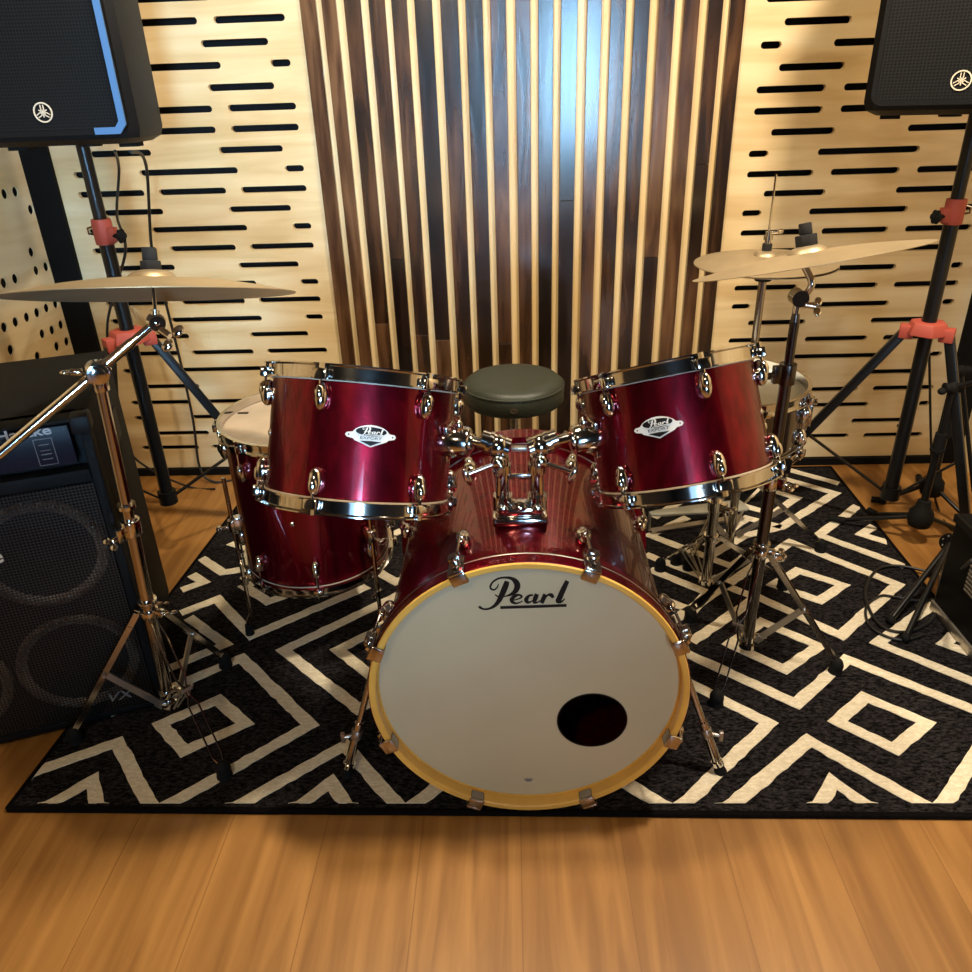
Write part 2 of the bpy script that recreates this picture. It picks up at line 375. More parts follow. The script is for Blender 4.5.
# left wall with round holes
hs = []
zs = [1.04, .979, .917, .856, .797, .735, .675, .604, .543, .48, .42]
keep = [(2.452, 1.04), (2.509, 1.04), (2.565, .979), (2.503, .856), (2.561, .797), (2.502, .797), (2.381, .797), (2.321, .797), (2.556, .674), (2.499, .674), (2.441, .674), (2.382, .674), (2.32, .676), (2.26, .676), (2.553, .602), (2.495, .600), (2.436, .604), (2.559, .541), (2.495, .543), (2.257, .606), (2.377, .546)]
for y, z in keep: hs.append((y, z))
for k in range(-9, 40):
    for r in range(0, 35):
        y = 2.2-.06*k*1.0; z = .18+.061*r
        if y < 2.22 and y > YB+.1 and random.random() < .42: hs.append((y, z))
for r in range(16):
    for y in (2.26, 2.32, 2.38, 2.44, 2.5, 2.56):
        z = 1.16+.061*r
        if z < H-.06 and random.random() < .42: hs.append((y, z))
YS = .35
sp = [[(YS, .0), (WY, .0), (WY, H), (YS, H)]]+[circ(y, z, .0155, 14) for y, z in hs if y > YS+.03]
vs, fs = curve_mesh(sp, .005)
struct(MB().add([V((XL-.0025+v.z, v.x, v.y)) for v in vs], fs).build('wall_left_panel', M['ply']), 'birch plywood panel with round holes')
light_absorber = mat('added_light_absorber', (.030, .025, .022), .9)  # unseen dark finish, added to cut reflections and bounce light
struct(MB().box((XL-.0025, (YB+YS)/2, H/2), (.0025, (YS-YB)/2, H/2)).build('wall_left_light_absorber', light_absorber), 'unseen dark layer added on the side wall to cut bounce')
struct(MB().box((XR-.004, (YB+YS)/2, H/2), (.004, (YS-YB)/2, H/2)).build('wall_right_light_absorber', light_absorber), 'unseen dark layer added on the side wall to cut bounce')
struct(MB().box((XL-.06, (YB+WY)/2, H/2), (.03, (WY-YB)/2+.1, H/2)).build('wall_left', M['void']))
struct(MB().box((XR+.04, (YB+WY)/2, H/2), (.04, (WY-YB)/2+.1, H/2)).build('wall_right', M['ply']), 'plain birch plywood side wall')
# front wall (behind the camera) with the window opening that lets the bluish daylight in
fwm = light_absorber  # front wall darkened the same way to keep reflections down
f_ = MB(); wx0, wx1, wz0, wz1 = -.10, .58, .15, 2.15
f_.box(((XL+wx0)/2, YB-.04, H/2), ((wx0-XL)/2, .04, H/2)); f_.box(((XR+wx1)/2, YB-.04, H/2), ((XR-wx1)/2, .04, H/2))
f_.box(((wx0+wx1)/2, YB-.04, wz0/2), ((wx1-wx0)/2, .04, wz0/2)); f_.box(((wx0+wx1)/2, YB-.04, (H+wz1)/2), ((wx1-wx0)/2, .04, (H-wz1)/2))
struct(f_.build('wall_front', fwm))
m_, nt_, b_ = nodes('daylight_pane'); b_.inputs['Base Color'].default_value = (.1, .2, .3, 1); b_.inputs['Emission Color'].default_value = (.35, .62, 1, 1); b_.inputs['Emission Strength'].default_value = 2.0
struct(MB().box(((wx0+wx1)/2, YB-.03, (wz0+wz1)/2), ((wx1-wx0)/2, .004, (wz1-wz0)/2)).build('window_1', m_), 'tall glazed door behind the viewer')

# ------------------------------------------------------------------ rug
RT_ = .008
rc = [(-1.037, 1.068), (1.115, 1.050), (1.150, 2.555), (-.955, 2.555)]
rug = MB()
rug.prism(rc, lambda p: V((p[0], p[1], .0005)), lambda p: V((p[0], p[1], RT_)))
rug.cur = 1
LINES = [
 [(.36,1.055),(.59,1.24),(.77,1.055),(.98,1.26),(1.07,1.19)],[(.54,1.055),(.60,1.132),(.655,1.055)],
 [(.10,1.20),(.27,1.055),(.52,1.29),(.36,1.43),(.12,1.24)],[(.36,1.55),(.60,1.35),(.77,1.50),(1.07,1.255)],
 [(.505,1.56),(.61,1.65),(.72,1.55),(.61,1.465),(.505,1.56)],
 [(.36,1.64),(.55,1.81),(.81,2.04),(1.03,1.81),(.79,1.59),(.63,1.76),(.41,1.57)],
 [(.69,1.815),(.78,1.885),(.88,1.81),(.79,1.74),(.69,1.815)],[(.67,1.295),(.76,1.37),(.86,1.29),(.76,1.215),(.67,1.295)],
 [(1.085,1.72),(.87,1.56),(1.07,1.38)],[(1.085,1.60),(1.03,1.555),(1.085,1.51)],
 [(1.10,2.26),(.91,2.08),(1.09,1.90)],[(1.10,2.13),(1.04,2.08),(1.10,2.03)],
 [(.55,1.97),(.68,2.08),(.81,2.13),(1.06,2.35),(.83,2.545)],[(.55,2.02),(.72,2.19),(.81,2.13)],[(.95,2.545),(1.10,2.42)],
 [(.72,2.28),(.81,2.215),(.92,2.32),(.82,2.41),(.72,2.28)],
 [(.36,2.49),(.55,2.33),(.42,2.20)],[(.53,2.20),(.39,2.09),(.60,1.91),(.66,1.97)],[(.36,1.98),(.62,1.76)],[(.36,1.90),(.50,1.78),(.44,1.70),(.36,1.76)],
 [(-1.05,1.15),(-.92,1.24),(-.76,1.055),(-.50,1.29),(-.73,1.52),(-.98,1.33)],[(-1.0,1.055),(-.925,1.137),(-.875,1.055)],
 [(-.615,1.055),(-.41,1.23),(-.26,1.055),(-.12,1.20)],[(-.485,1.055),(-.42,1.13),(-.365,1.055)],
 [(-.845,1.295),(-.74,1.372),(-.65,1.295),(-.76,1.215),(-.845,1.295)],
 [(-.96,1.71),(-.88,1.775),(-.73,1.61),(-.47,1.82),(-.70,2.03),(-.83,1.93),(-.91,1.91),(-1.005,1.99)],
 [(-.97,1.43),(-.79,1.575),(-.93,1.69)],[(-.28,1.86),(-.63,1.55),(-.40,1.34),(-.27,1.46)],[(-.28,1.73),(-.49,1.55),(-.34,1.405)],
 [(-.82,1.835),(-.73,1.76),(-.63,1.825),(-.73,1.91),(-.82,1.835)],[(-1.0,1.82),(-.95,1.86),(-1.0,1.90)],
 [(-.85,2.03),(-.93,2.07),(-.85,2.15)],[(-.98,2.19),(-.90,2.24),(-.70,2.40)],[(-.9,2.545),(-.70,2.35),(-.45,2.54)],
 [(-.55,2.0),(-.38,1.85),(-.2,2.0),(-.38,2.16),(-.55,2.0)],[(-.1,1.8),(.12,2.0),(.32,1.82)],[(-.1,2.3),(.12,2.1),(.34,2.3)],[(0,2.54),(.12,2.42),(.24,2.54)],[(-.2,1.62),(.12,1.34),(.3,1.5)]]
wd = .0145
for ln in LINES:
    closed = ln[0] == ln[-1]; p = [V((x+.03 if -1.03 < x else x, y)) for x, y in (ln[:-1] if closed else ln)]; n = len(p); L_, R_ = [], []
    for i in range(n):
        a = p[(i-1) % n] if (closed or i > 0) else None; b = p[(i+1) % n] if (closed or i < n-1) else None
        d0 = (p[i]-a).normalized() if a is not None else None; d1 = (b-p[i]).normalized() if b is not None else None
        if d0 is None: d0 = d1
        if d1 is None: d1 = d0
        t = (d0+d1)
        t = t.normalized() if t.length > .05 else d0
        nn = V((-t.y, t.x)); k = min(1/max(.25, nn.dot(V((-d0.y, d0.x)))), 1.5)
        L_.append(p[i]+nn*wd*k); R_.append(p[i]-nn*wd*k)
    def clampp(q):
        y = min(max(q.y, 1.078), 2.545); xl = -1.03+.082*(y-1.068)/1.487; xr = 1.105+.035*(y-1.05)/1.5
        return V((min(max(q.x, xl), xr), y))
    for i in range(n if closed else n-1):
        j = (i+1) % n; ln_len = (p[j]-p[i]).length; ns = max(1, int(ln_len/.018))
        def edge(A, B, t, s):
            q = A.lerp(B, t)
            if 0 < t < 1: q = q+V((random.uniform(-1, 1), random.uniform(-1, 1)))*.0016
            return clampp(q)
        la = [edge(L_[i], L_[j], t/ns, 1) for t in range(ns+1)]; ra = [edge(R_[i], R_[j], t/ns, 1) for t in range(ns+1)]
        vs = [V((q.x, q.y, RT_+.0016)) for q in la+ra]+[V((q.x, q.y, RT_-.001)) for q in la+ra]; m = ns+1; fs = []
        for t in range(ns):
            if max(la[t].y, la[t+1].y, ra[t].y, ra[t+1].y) < 1.0785: continue
            fs += [(t, t+1, m+t+1, m+t), (t, 2*m+t, 2*m+t+1, t+1), (m+t, m+t+1, 3*m+t+1, 3*m+t)]
        rug.add(vs, fs)
rug.cur = 2
for a, b in ((0, 1), (1, 2), (2, 3), (3, 0)):
    A = V((*rc[a], RT_*.5)); B = V((*rc[b], RT_*.5)); rug.tube([A, B], .0068, 8)
tag(rug.build('rug', [M['rug'], M['rugline'], M['rugblack']]), 'black and charcoal rug with cream angular diamond pattern under the drum kit', 'rug')
Z0 = RT_

# ------------------------------------------------------------------ drum helpers
def lug(root, pos, out, axis, rodto, nm='lug', s=1.0, m=None):
    """pear-shaped chrome lug standing on the shell with its tension rod"""
    R = frame(axis, out); o = V(out).normalized(); b = MB()
    b.ell(V(pos)+o*.006*s, (.013*s, .0115*s, .023*s), R); b.ell(V(pos)+o*.012*s+V(axis).normalized()*.006*s, (.010*s, .009*s, .015*s), R)
    b.cyl(V(pos)-o*.002, V(pos)+o*.006, .012*s)
    l = b.build(nm, m or M['chrome'], root)
    d = V(pos)+o*.013*s; r = MB(); tip = V(rodto); r.cyl(d, tip, .0028, n=8)
    dd = (tip-d).normalized(); r.cyl(tip-dd*.004, tip+dd*.002, .0065, n=12); r.cyl(tip+dd*.002, tip+dd*.011, .0045, n=4)
    r.build('tension_rod', M['chrome'], l)
    return l
def hoop_prof(r, s=1):  # flanged steel hoop, s=+1 flange towards +z
    return [(r+.001, -.004*s), (r+.013, -.004*s), (r+.013, -.0015*s), (r+.0045, -.001*s), (r+.0045, .016*s), (r+.010, .0185*s), (r+.010, .0205*s), (r+.001, .0205*s)]
def drum(name, label, r, depth, T, B, nl, a0, head='clearhead', badge=True, hooph=1, group=None, shell='shell', front=(0, -1, 0), skip=()):
    T, B = V(T), V(B); ax = (T-B).normalized(); c = (T+B)/2
    R = frame(ax, (1, 0, 0)); h = depth/2
    root = thing(name, label, 'drum', B, group)
    s = MB(); s.lathe([(r, -h), (r, h), (r-.006, h), (r-.006, -h)], c, R, 72, True); s.build('shell', M[shell], root)
    for sg, nm, hm in ((1, 'batter_head', head), (-1, 'resonant_head', 'clearhead')):
        d = MB(); d.lathe([(0, .002*sg), (r*.8, .002*sg), (r-.003, .0025*sg), (r+.002, -.001*sg), (r+.002, -.006*sg)], c+ax*h*sg, R, 64); d.build(nm, M[hm], root)
        k = MB(); k.lathe([(a, b*1.05) for a, b in hoop_prof(r, sg)], c+ax*h*sg, R, 72, True)
        ho = k.build('hoop', M['chrome'], root, angle=25)
        for i in range(nl):
            e = MB(); t = math.radians(a0+360*i/nl); q = c+ax*(h*sg)+R@V((math.cos(t)*(r+.013), math.sin(t)*(r+.013), 0))
            e.box(q+ax*.004*sg, (.009, .012, .009), R@Matrix.Rotation(t, 3, 'Z'))
            e.build('hoop_ear', M['chrome'], ho, bevel=.003)
    lo = .68
    for sg in (1, -1):
        for i in range(nl):
            t = math.radians(a0+360*i/nl); out = R@V((math.cos(t), math.sin(t), 0))
            p = c+out*r+ax*(h*lo if h > .09 else h*.45)*sg*(1 if h < .15 else 1+0*.1)
            lug(root, p, out, ax*sg, c+out*(r+.012)+ax*(h+.011)*sg, s=1.0 if h > .06 else .7)
    if badge:
        t = math.radians(-90+badge_off.get(name, 0)); out = R@V((math.cos(t), math.sin(t), 0)); tg = R@V((-math.sin(t), math.cos(t), 0))
        def onc(x, y, d):  # x along circumference, y along axis
            a = t+x/r; return c+R@V((math.cos(a)*(r+d), math.sin(a)*(r+d), y+.012))
        W, Hh = .041, .042
        ol = [(-1, 0), (-.93, .09), (-.72, .12), (-.6, .24), (-.42, .34), (-.2, .40), (0, .42), (.2, .40), (.42, .34), (.6, .24), (.72, .12), (.93, .09), (1, 0), (.93, -.09), (.70, -.13), (.62, -.2), (.35, -.30), (0, -.44), (-.35, -.30), (-.62, -.2), (-.70, -.13), (-.93, -.09)]
        holes = [circ(-.86, 0, .035, 8), circ(.86, 0, .035, 8)]
        vs, fs = fine(*curve_mesh([ol]+holes, .01), .12)
        b = MB(); b.add([onc(v.x*W, v.y*Hh, .0012+v.z*.08) for v in vs], fs); bd_ = b.build('badge', M['white'], root, angle=60)
        bd_['label'] = 'silver name badge with black oval'
        b = MB()
        for poly in ([(.60*math.cos(2*PI*i/28), .165+.175*math.sin(2*PI*i/28)) for i in range(28)], [(-.42, -.21), (0, -.19), (.42, -.21), (0, -.38)]):
            vs, fs = fine(*curve_mesh([poly], .01), .12); b.add([onc(v.x*W, v.y*Hh, .0020+v.z*.04) for v in vs], fs)
        b.build('badge_enamel', M['ink'], bd_, angle=60)
        b = MB(); logo_to(b, lambda p: onc((p.x-470)/940*W*1.0, (.18-(p.y-280)/900)*Hh, .0024), lambda v: out*.0003)
        b.build('badge_script', M['white'], bd_)
        vs, fs = text_mesh('EXPORT', .15, .01, .0, sx=1.5); b = MB(); b.add([onc(v.x*W, (v.y-.09)*Hh, .0022+v.z*.03) for v in vs], fs); b.build('badge_lettering', M['ink'], bd_)
    v_ = MB(); t = math.radians(-90+vent_off.get(name, 60)); out = R@V((math.cos(t), math.sin(t), 0)); q = c+out*r
    v_.lathe([(.002, .002), (.004, .0025), (.006, .001), (.006, -.001)], q, frame(out, ax), 16); v_.build('air_vent', M['chrome'], root)
    return root, c, R, ax
badge_off = {'rack_tom': 16}; vent_off = {'rack_tom': -66}

# ------------------------------------------------------------------ bass drum
BX, BYF, BZ, BR = .017, 1.057, Z0+.0025+.2895, .272
bass = thing('bass_drum', 'large burgundy bass drum with cream front head and natural wood hoop, front of kit', 'drum', (BX, 1.3, Z0))
RB = frame((0, -1, 0), (1, 0, 0))   # local z points to the viewer side, local y is up
cB = V((BX, BYF, BZ))
def bp(r, a, y): return V((BX+r*math.cos(a), y, BZ+r*math.sin(a)))
Y0, Y1 = BYF+.048, BYF+.048+.455
MB().lathe([(BR, -.048), (BR, -.503), (BR-.008, -.503), (BR-.008, -.048)], cB, RB, 96, True).build('shell', M['shell'], bass)
# front hoop: burgundy outside with inlay, natural wood edge and inside
ho = MB(); ho.lathe([(.2866, -.0030), (.2885, -.0035), (.2890, -.006), (.2890, -.050), (.2750, -.050), (.2750, -.0495)], cB, RB, 96).build('front_hoop', M['shell'], bass)
MB().lathe([(.2872, -.0025), (.2855, 0), (.2775, 0), (.2747, -.0025), (.2747, -.050), (.2751, -.0505), (.2751, -.0497), (.2870, -.0035)], cB, RB, 96, True).build('hoop_edge', M['hoopw'], bass)['label'] = 'natural wood edge and inside of the front hoop'
MB().lathe([(.2895, -.026), (.2899, -.027), (.2899, -.0285), (.2895, -.0295)], cB, RB, 96, True).build('hoop_inlay', M['steel'], bass)
MB().lathe([(.2890, -.502), (.2890, -.549), (.2750, -.549), (.2750, -.502)], cB, RB, 72, True).build('rear_hoop', M['shell'], bass)
yh = BYF+.026
hc = aty(592, 720, yh); hole = circ(hc.x-BX, hc.z-BZ, .064, 40)
vs, fs = curve_mesh([circ(0, 0, .2740, 96), hole], .0015)
MB().add([V((BX+v.x, yh+v.z, BZ+v.y)) for v in vs], fs).build('front_head', M['head'], bass)['label'] = 'off-white front head with round port hole'
MB().lathe([(.2747, .0), (.2747, .003), (.2725, .004), (.2715, .001)], V((BX, yh, BZ)), RB, 96).build('head_rim', M['hoopw'], bass)
vs, fs = curve_mesh([circ(hc.x-BX, hc.z-BZ, .0655, 40), circ(hc.x-BX, hc.z-BZ, .0630, 40)], .002)
MB().add([V((BX+v.x, yh-.001+v.z, BZ+v.y)) for v in vs], fs).build('port_ring', M['ink'], bass)
MB().lathe([(0, -.505), (.2740, -.505), (.2740, -.51), (0, -.51)], cB, RB, 64).build('batter_head', M['clearhead'], bass)
lg = MB(); logo_to(lg, lambda p: aty(474+p.x/9.72, 565+p.y/9.72, yh-.0012), lambda v: V((0, -.0004, 0))); lg.build('head_logo', M['ink'], bass)['label'] = 'black script lettering across top of head'
c2 = MB()
q = [(-.009, .004), (-.004, .001), (-.002, .005), (0, .001), (.002, .005), (.004, .001), (.009, .004), (.006, -.004), (0, -.0055), (-.006, -.004)]
cc = aty(528.5, 779.5, yh-.0012)
vs, fs = curve_mesh([q], .0006); c2.add([cc+V((v.x, v.z-.0003, v.y)) for v in vs], fs); c2.build('crown_mark', M['greyprint'], bass)
for i in range(8):
    a = math.radians(22.5+45*i+1)
    er, ea = V((math.cos(a), 0, math.sin(a))), V((-math.sin(a), 0, math.cos(a)))
    Rr = Matrix((ea, V((0, -1, 0)), er)).transposed()
    if i in (0, 1, 2, 3, 4, 5, 6, 7):
        for front in (True, False):
            s = 1 if front else -1; ye = BYF if front else Y1+.046
            b = MB()
            b.box(bp(.2820, a, ye-.003*s), (.015, .003, .011), Rr); b.box(bp(.2945, a, ye+.018*s), (.015, .024, .0035), Rr)
            b.box(bp(.2730, a, ye+.008*s), (.013, .009, .002), Rr)
            b.box(bp(.3005, a, ye+.033*s), (.0105, .009, .009), Rr)
            b.cyl(bp(.3005, a, ye+.014*s), bp(.3005, a, ye+.03*s), .0075)
            cl = b.build('claw_hook', M['chrome2'], bass, bevel=.003)
            yl = ye+.115*s if front else ye-.115
            r = MB(); r.cyl(bp(.3005, a, ye+.01*s), bp(.293, a, yl), .003, n=8); r.cyl(bp(.3005, a, ye+.004*s), bp(.3005, a, ye+.014*s), .0045, n=4); r.build('tension_rod', M['chrome'], cl)
            l = MB(); l.ell(bp(BR+.008, a, yl+.012*s), (.014, .026, .014), Rr); l.ell(bp(BR+.017, a, yl+.002*s), (.010, .015, .010), Rr); l.cyl(bp(BR-.002, a, yl+.012*s), bp(BR+.006, a, yl+.012*s), .013)
            l.build('lug', M['chrome'], bass)
for sx, top, ft in ((-1, (-.268, 1.215, .325), (-.362, 1.150, Z0)), (1, (.302, 1.215, .315), (.412, 1.155, Z0))):
    top, ft = V(top), V(ft); d = (ft-top).normalized(); b = MB()
    b.tube([top-d*.05, ft-d*.03], .0065, 12); b.cyl(top.lerp(ft, .62), ft-d*.022, .0095)
    sp_ = b.build('spur', M['chrome2'], bass)
    b = MB(); b.ell(ft-d*.022, (.0105, .0105, .0105)); b.cyl(ft-d*.030, ft-d*.020, .0125); b.build('spur_tip', M['chrome'], sp_)
    b = MB(); b.cyl(ft-d*.018, ft+V((0, 0, .0005)), .010, .013); b.build('rubber_foot', M['rubber'], sp_)
    w_ = top.lerp(ft, .70); b = MB(); b.cyl(w_, w_+V((sx*.025, -.01, 0)), .004); b.box(w_+V((sx*.026, -.01, 0)), (.004, .004, .012)); b.cyl(w_-d*.01, w_+d*.01, .0115); b.build('spur_clamp', M['steel'], sp_, bevel=.001)
    b = MB(); b.box(top+V((-sx*.008, 0, 0)), (.014, .022, .030)); b.cyl(top-V((0, .03, 0)), top+V((0, .03, 0)), .013); b.ell(top+V((sx*.014, -.02, -.005)), (.008, .008, .014)); b.build('spur_bracket', M['chrome'], bass, bevel=.003)

# ------------------------------------------------------------------ toms, floor tom, snare
tl, cL, RL, aL = drum('rack_tom', 'burgundy rack tom mounted on the left over the bass drum, tilted slightly right', .162, .200, fd(367, 374, 1.385), fd(357, 503, 1.40), 6, 17)
vent_off['rack_tom'] = 62; badge_off['rack_tom'] = -21
tr, cR, RR, aR = drum('rack_tom', 'burgundy rack tom mounted on the right over the bass drum, rising towards the cymbals', .152, .190, fd(664, 368, 1.385), fd(685, 483, 1.40), 6, -90+30-20)
vent_off['floor_tom'] = 0
ftm, cF, RF, aF = drum('floor_tom', 'deep dark burgundy floor tom on three legs behind the left rack tom', .178, .356, (-.505, 1.672, .605), (-.507, 1.678, .222), 8, -90+12, badge=False)
b = MB(); b.box(V((-.655, 1.60, .585)), (.010, .007, .001)); 
q = cF+V((0, 0, .178+.003)); m2 = MB(); pp = gz(243, 413, q.z+.001); m2.box(pp, (.013, .005, .0006)); m2.build('head_mark', M['ink'], ftm)
for a in (196, -35, 82):
    t = math.radians(a); o_ = V((math.cos(t), math.sin(t), 0)); p = V((-.505, 1.675, 0))+o_*(.178+.020)
    b = MB(); b.tube([p+V((0, 0, .47)), p+V((0, 0, .075)), p+o_*.012+V((0, 0, .05)), p+o_*.012+V((0, 0, Z0+.02))], .0052, 10)
    l = b.build('leg', M['chrome2'], ftm)
    MB().cyl(p+o_*.012+V((0, 0, Z0+.0005)), p+o_*.012+V((0, 0, Z0+.032)), .012, .009).build('rubber_foot', M['rubber'], l)
    b = MB(); b.box(p+V((0, 0, .34))-o_*.009, (.011, .011, .022), Matrix.Rotation(t, 3, 'Z')); b.cyl(p+V((0, 0, .325)), p+V((0, 0, .355)), .012); b.cyl(p+V((0, 0, .335)), p+V((0, 0, .335))+o_*.028, .004); b.ell(p+o_*.034+V((0, 0, .335)), (.007, .013, .007), Matrix.Rotation(t, 3, 'Z'))
    b.build('leg_bracket', M['chrome'], ftm, bevel=.002)
    b = MB(); b.cyl(p+V((0, 0, .165)), p+V((0, 0, .185)), .010); b.cyl(p+V((0, 0, .175)), p+V((0, 0, .175))-V((-o_.y, o_.x, 0))*.022, .0035); b.build('memory_lock', M['chrome'], ftm)
vent_off['snare_drum'] = 30
SN = V((.516, 1.765, 0))
sn, cS, RS, aS = drum('snare_drum', 'dark snare drum with white head and chrome hoops, behind the right rack tom', .176, .125, SN+V((0, 0, .625)), SN+V((0, 0, .492)), 8, 10, head='whitehead', badge=False, shell='shelldk')
b = MB(); t0 = math.radians(-8); o_ = V((math.cos(t0), math.sin(t0), 0)); p = cS+o_*.183
b.box(p, (.008, .017, .038), Matrix.Rotation(t0, 3, 'Z')); b.cyl(p+V((0, 0, .03))+o_*.004, p+V((0, 0, .03))+o_*.026, .008); b.box(p+o_*.014+V((0, 0, -.005)), (.004, .006, .028), Matrix.Rotation(t0, 3, 'Z'))
b.build('snare_strainer', M['chrome2'], sn, bevel=.002)

# ------------------------------------------------------------------ tom holder
MX, MY = .008, 1.228; mz = BZ+BR+.001
th = thing('tom_holder', 'chrome double tom holder standing on top of the bass drum', 'tom holder', (MX, MY, mz))
b = MB(); b.box((MX, MY, mz+.005), (.050, .030, .009)); b.box((MX, MY, mz+.022), (.040, .022, .010)); b.ell((MX, MY-.01, mz+.033), (.018, .016, .010)); b.build('base_plate', M['chrome'], th, bevel=.006)
for sx, cT, RT2, rT in ((-1, cL, RL, .162), (1, cR, RR, .152)):
    px = MX+sx*.031; b = MB(); pt = V((px, MY, mz+.128))
    b.cyl((px, MY, mz+.02), pt, .0125); b.cyl((px, MY, mz+.022), (px, MY, mz+.050), .018); b.cyl((px, MY-.0, mz+.095), (px, MY, mz+.112), .0165)
    post = b.build('post', M['chrome'], th)
    b = MB(); b.cyl((px, MY-.012, mz+.038), (px, MY-.036, mz+.038), .005); b.ell((px, MY-.038, mz+.040), (.011, .005, .009)); b.build('wing_bolt', M['chrome'], post)
    # where the arm enters the tom: side of the shell facing the holder
    side = RT2 @ V((-sx*math.cos(math.radians(12)), -math.sin(math.radians(12)), 0)); ent = cT+side*rT+(RT2 @ V((0, 0, .012)))
    k1 = V((px+sx*.006, MY-.004, mz+.148))
    b = MB(); b.ell(k1, (.022, .021, .021)); b.cyl(k1-V((sx*.018, 0, .006)), k1+V((sx*.030, .004, .012)), .0195, .0175, 20); b.cyl(k1+V((sx*.012, .001, .0045)), k1+V((sx*.018, .002, .007)), .022, .022, 20)
    b.build('ball_joint', M['chrome'], th)
    b = MB(); b.tube([k1, k1.lerp(ent, .55)+V((0, 0, .006)), ent+side*.005], .0095, 12); b.build('arm', M['chrome'], th)
    b = MB(); s1 = k1+V((0, -.020, -.022)); b.cyl(s1, s1+V((sx*.050, -.012, -.014)), .0045); b.ell(s1+V((sx*.054, -.014, -.020)), (.007, .006, .018), Matrix.Rotation(sx*.35, 3, 'Y')); b.ell(s1, (.014, .010, .013)); b.ell(s1+V((-sx*.004, -.006, -.012)), (.006, .005, .017))
    b.build('wing_nut', M['chrome'], post)
    b = MB(); Rm = frame(side, (0, 0, 1)); b.cyl(ent-side*.004, ent+side*.040, .031, .026, 24); b.cyl(ent+side*.034, ent+side*.046, .018, .016, 20); b.box(ent+side*.002, (.034, .022, .004), Rm)
    b.ell(ent+side*.022+V((0, -.01, .032)), (.008, .007, .014)); b.cyl(ent+side*.022+V((0, 0, .015)), ent+side*.022+V((0, -.008, .03)), .005)
    b.build('tom_bracket', M['chrome'], tl if sx < 0 else tr, bevel=.003)
MB().box((MX, MY-.002, mz+.142), (.014, .006, .004)).build('cross_piece', M['steel'], th, bevel=.001)
MB().box((MX, MY+.001, mz+.086), (.020, .004, .005)).build('name_plate', M['chrome2'], th, bevel=.002)

# ------------------------------------------------------------------ throne
TX, TY = .0, 2.07
th2 = thing('drum_throne', 'round black vinyl drum throne behind the bass drum', 'stool', (TX, TY, Z0))
b = MB(); b.lathe([(0, .550), (.10, .550), (.128, .546), (.139, .536), (.143, .522), (.142, .486), (.136, .478), (0, .478)], (TX, TY, 0), Matrix.Identity(3), 64); b.build('seat', M['leather'], th2, angle=60)
MB().lathe([(.1415, .5325), (.1445, .531), (.1445, .528), (.1425, .5265)], (TX, TY, 0), Matrix.Identity(3), 64).build('piping', M['leather'], th2)
bg = MB(); e = [(.011*math.cos(2*PI*i/20), .0075*math.sin(2*PI*i/20)) for i in range(20)]; vs, fs = curve_mesh([e], .001)
bg.add([V((TX+v.x, TY-.1442+v.z+v.x*v.x*3, .503+v.y)) for v in vs], fs); bgo = bg.build('seat_badge', M['steel'], th2); 
b = MB(); logo_to(b, lambda p: V((TX+(p.x-490)/960*.017, TY-.1450+((p.x-490)/960*.017)**2*3, .503-(p.y-280)/960*.017)), lambda v: V((0, -.0003, 0))); b.build('badge_script', M['ink'], bgo)
b = MB(); b.cyl((TX, TY, .09), (TX, TY, .30), .016); b.cyl((TX, TY, .28), (TX, TY, .48), .012); b.cyl((TX, TY, .27), (TX, TY, .30), .021); b.cyl((TX, TY, .46), (TX, TY, .479), .04); b.cyl((TX, TY, .07), (TX, TY, .11), .02); b.build('post', M['chrome2'], th2)
for a in (-90, 30, 150):
    t = math.radians(a); o_ = V((math.cos(t), math.sin(t), 0)); ft = V((TX, TY, Z0+.02))+o_*.24; b = MB()
    b.bar(V((TX, TY, .27))+o_*.018, ft, .022, .004, (-o_.y, o_.x, 0)); b.bar(V((TX, TY, .09))+o_*.018, V((TX, TY, .27)).lerp(ft, .5), .018, .004, (-o_.y, o_.x, 0)); l = b.build('leg', M['chrome2'], th2)
    MB().ell(ft+V((0, 0, .003)), (.018, .018, .022)).build('rubber_foot', M['rubber'], l)

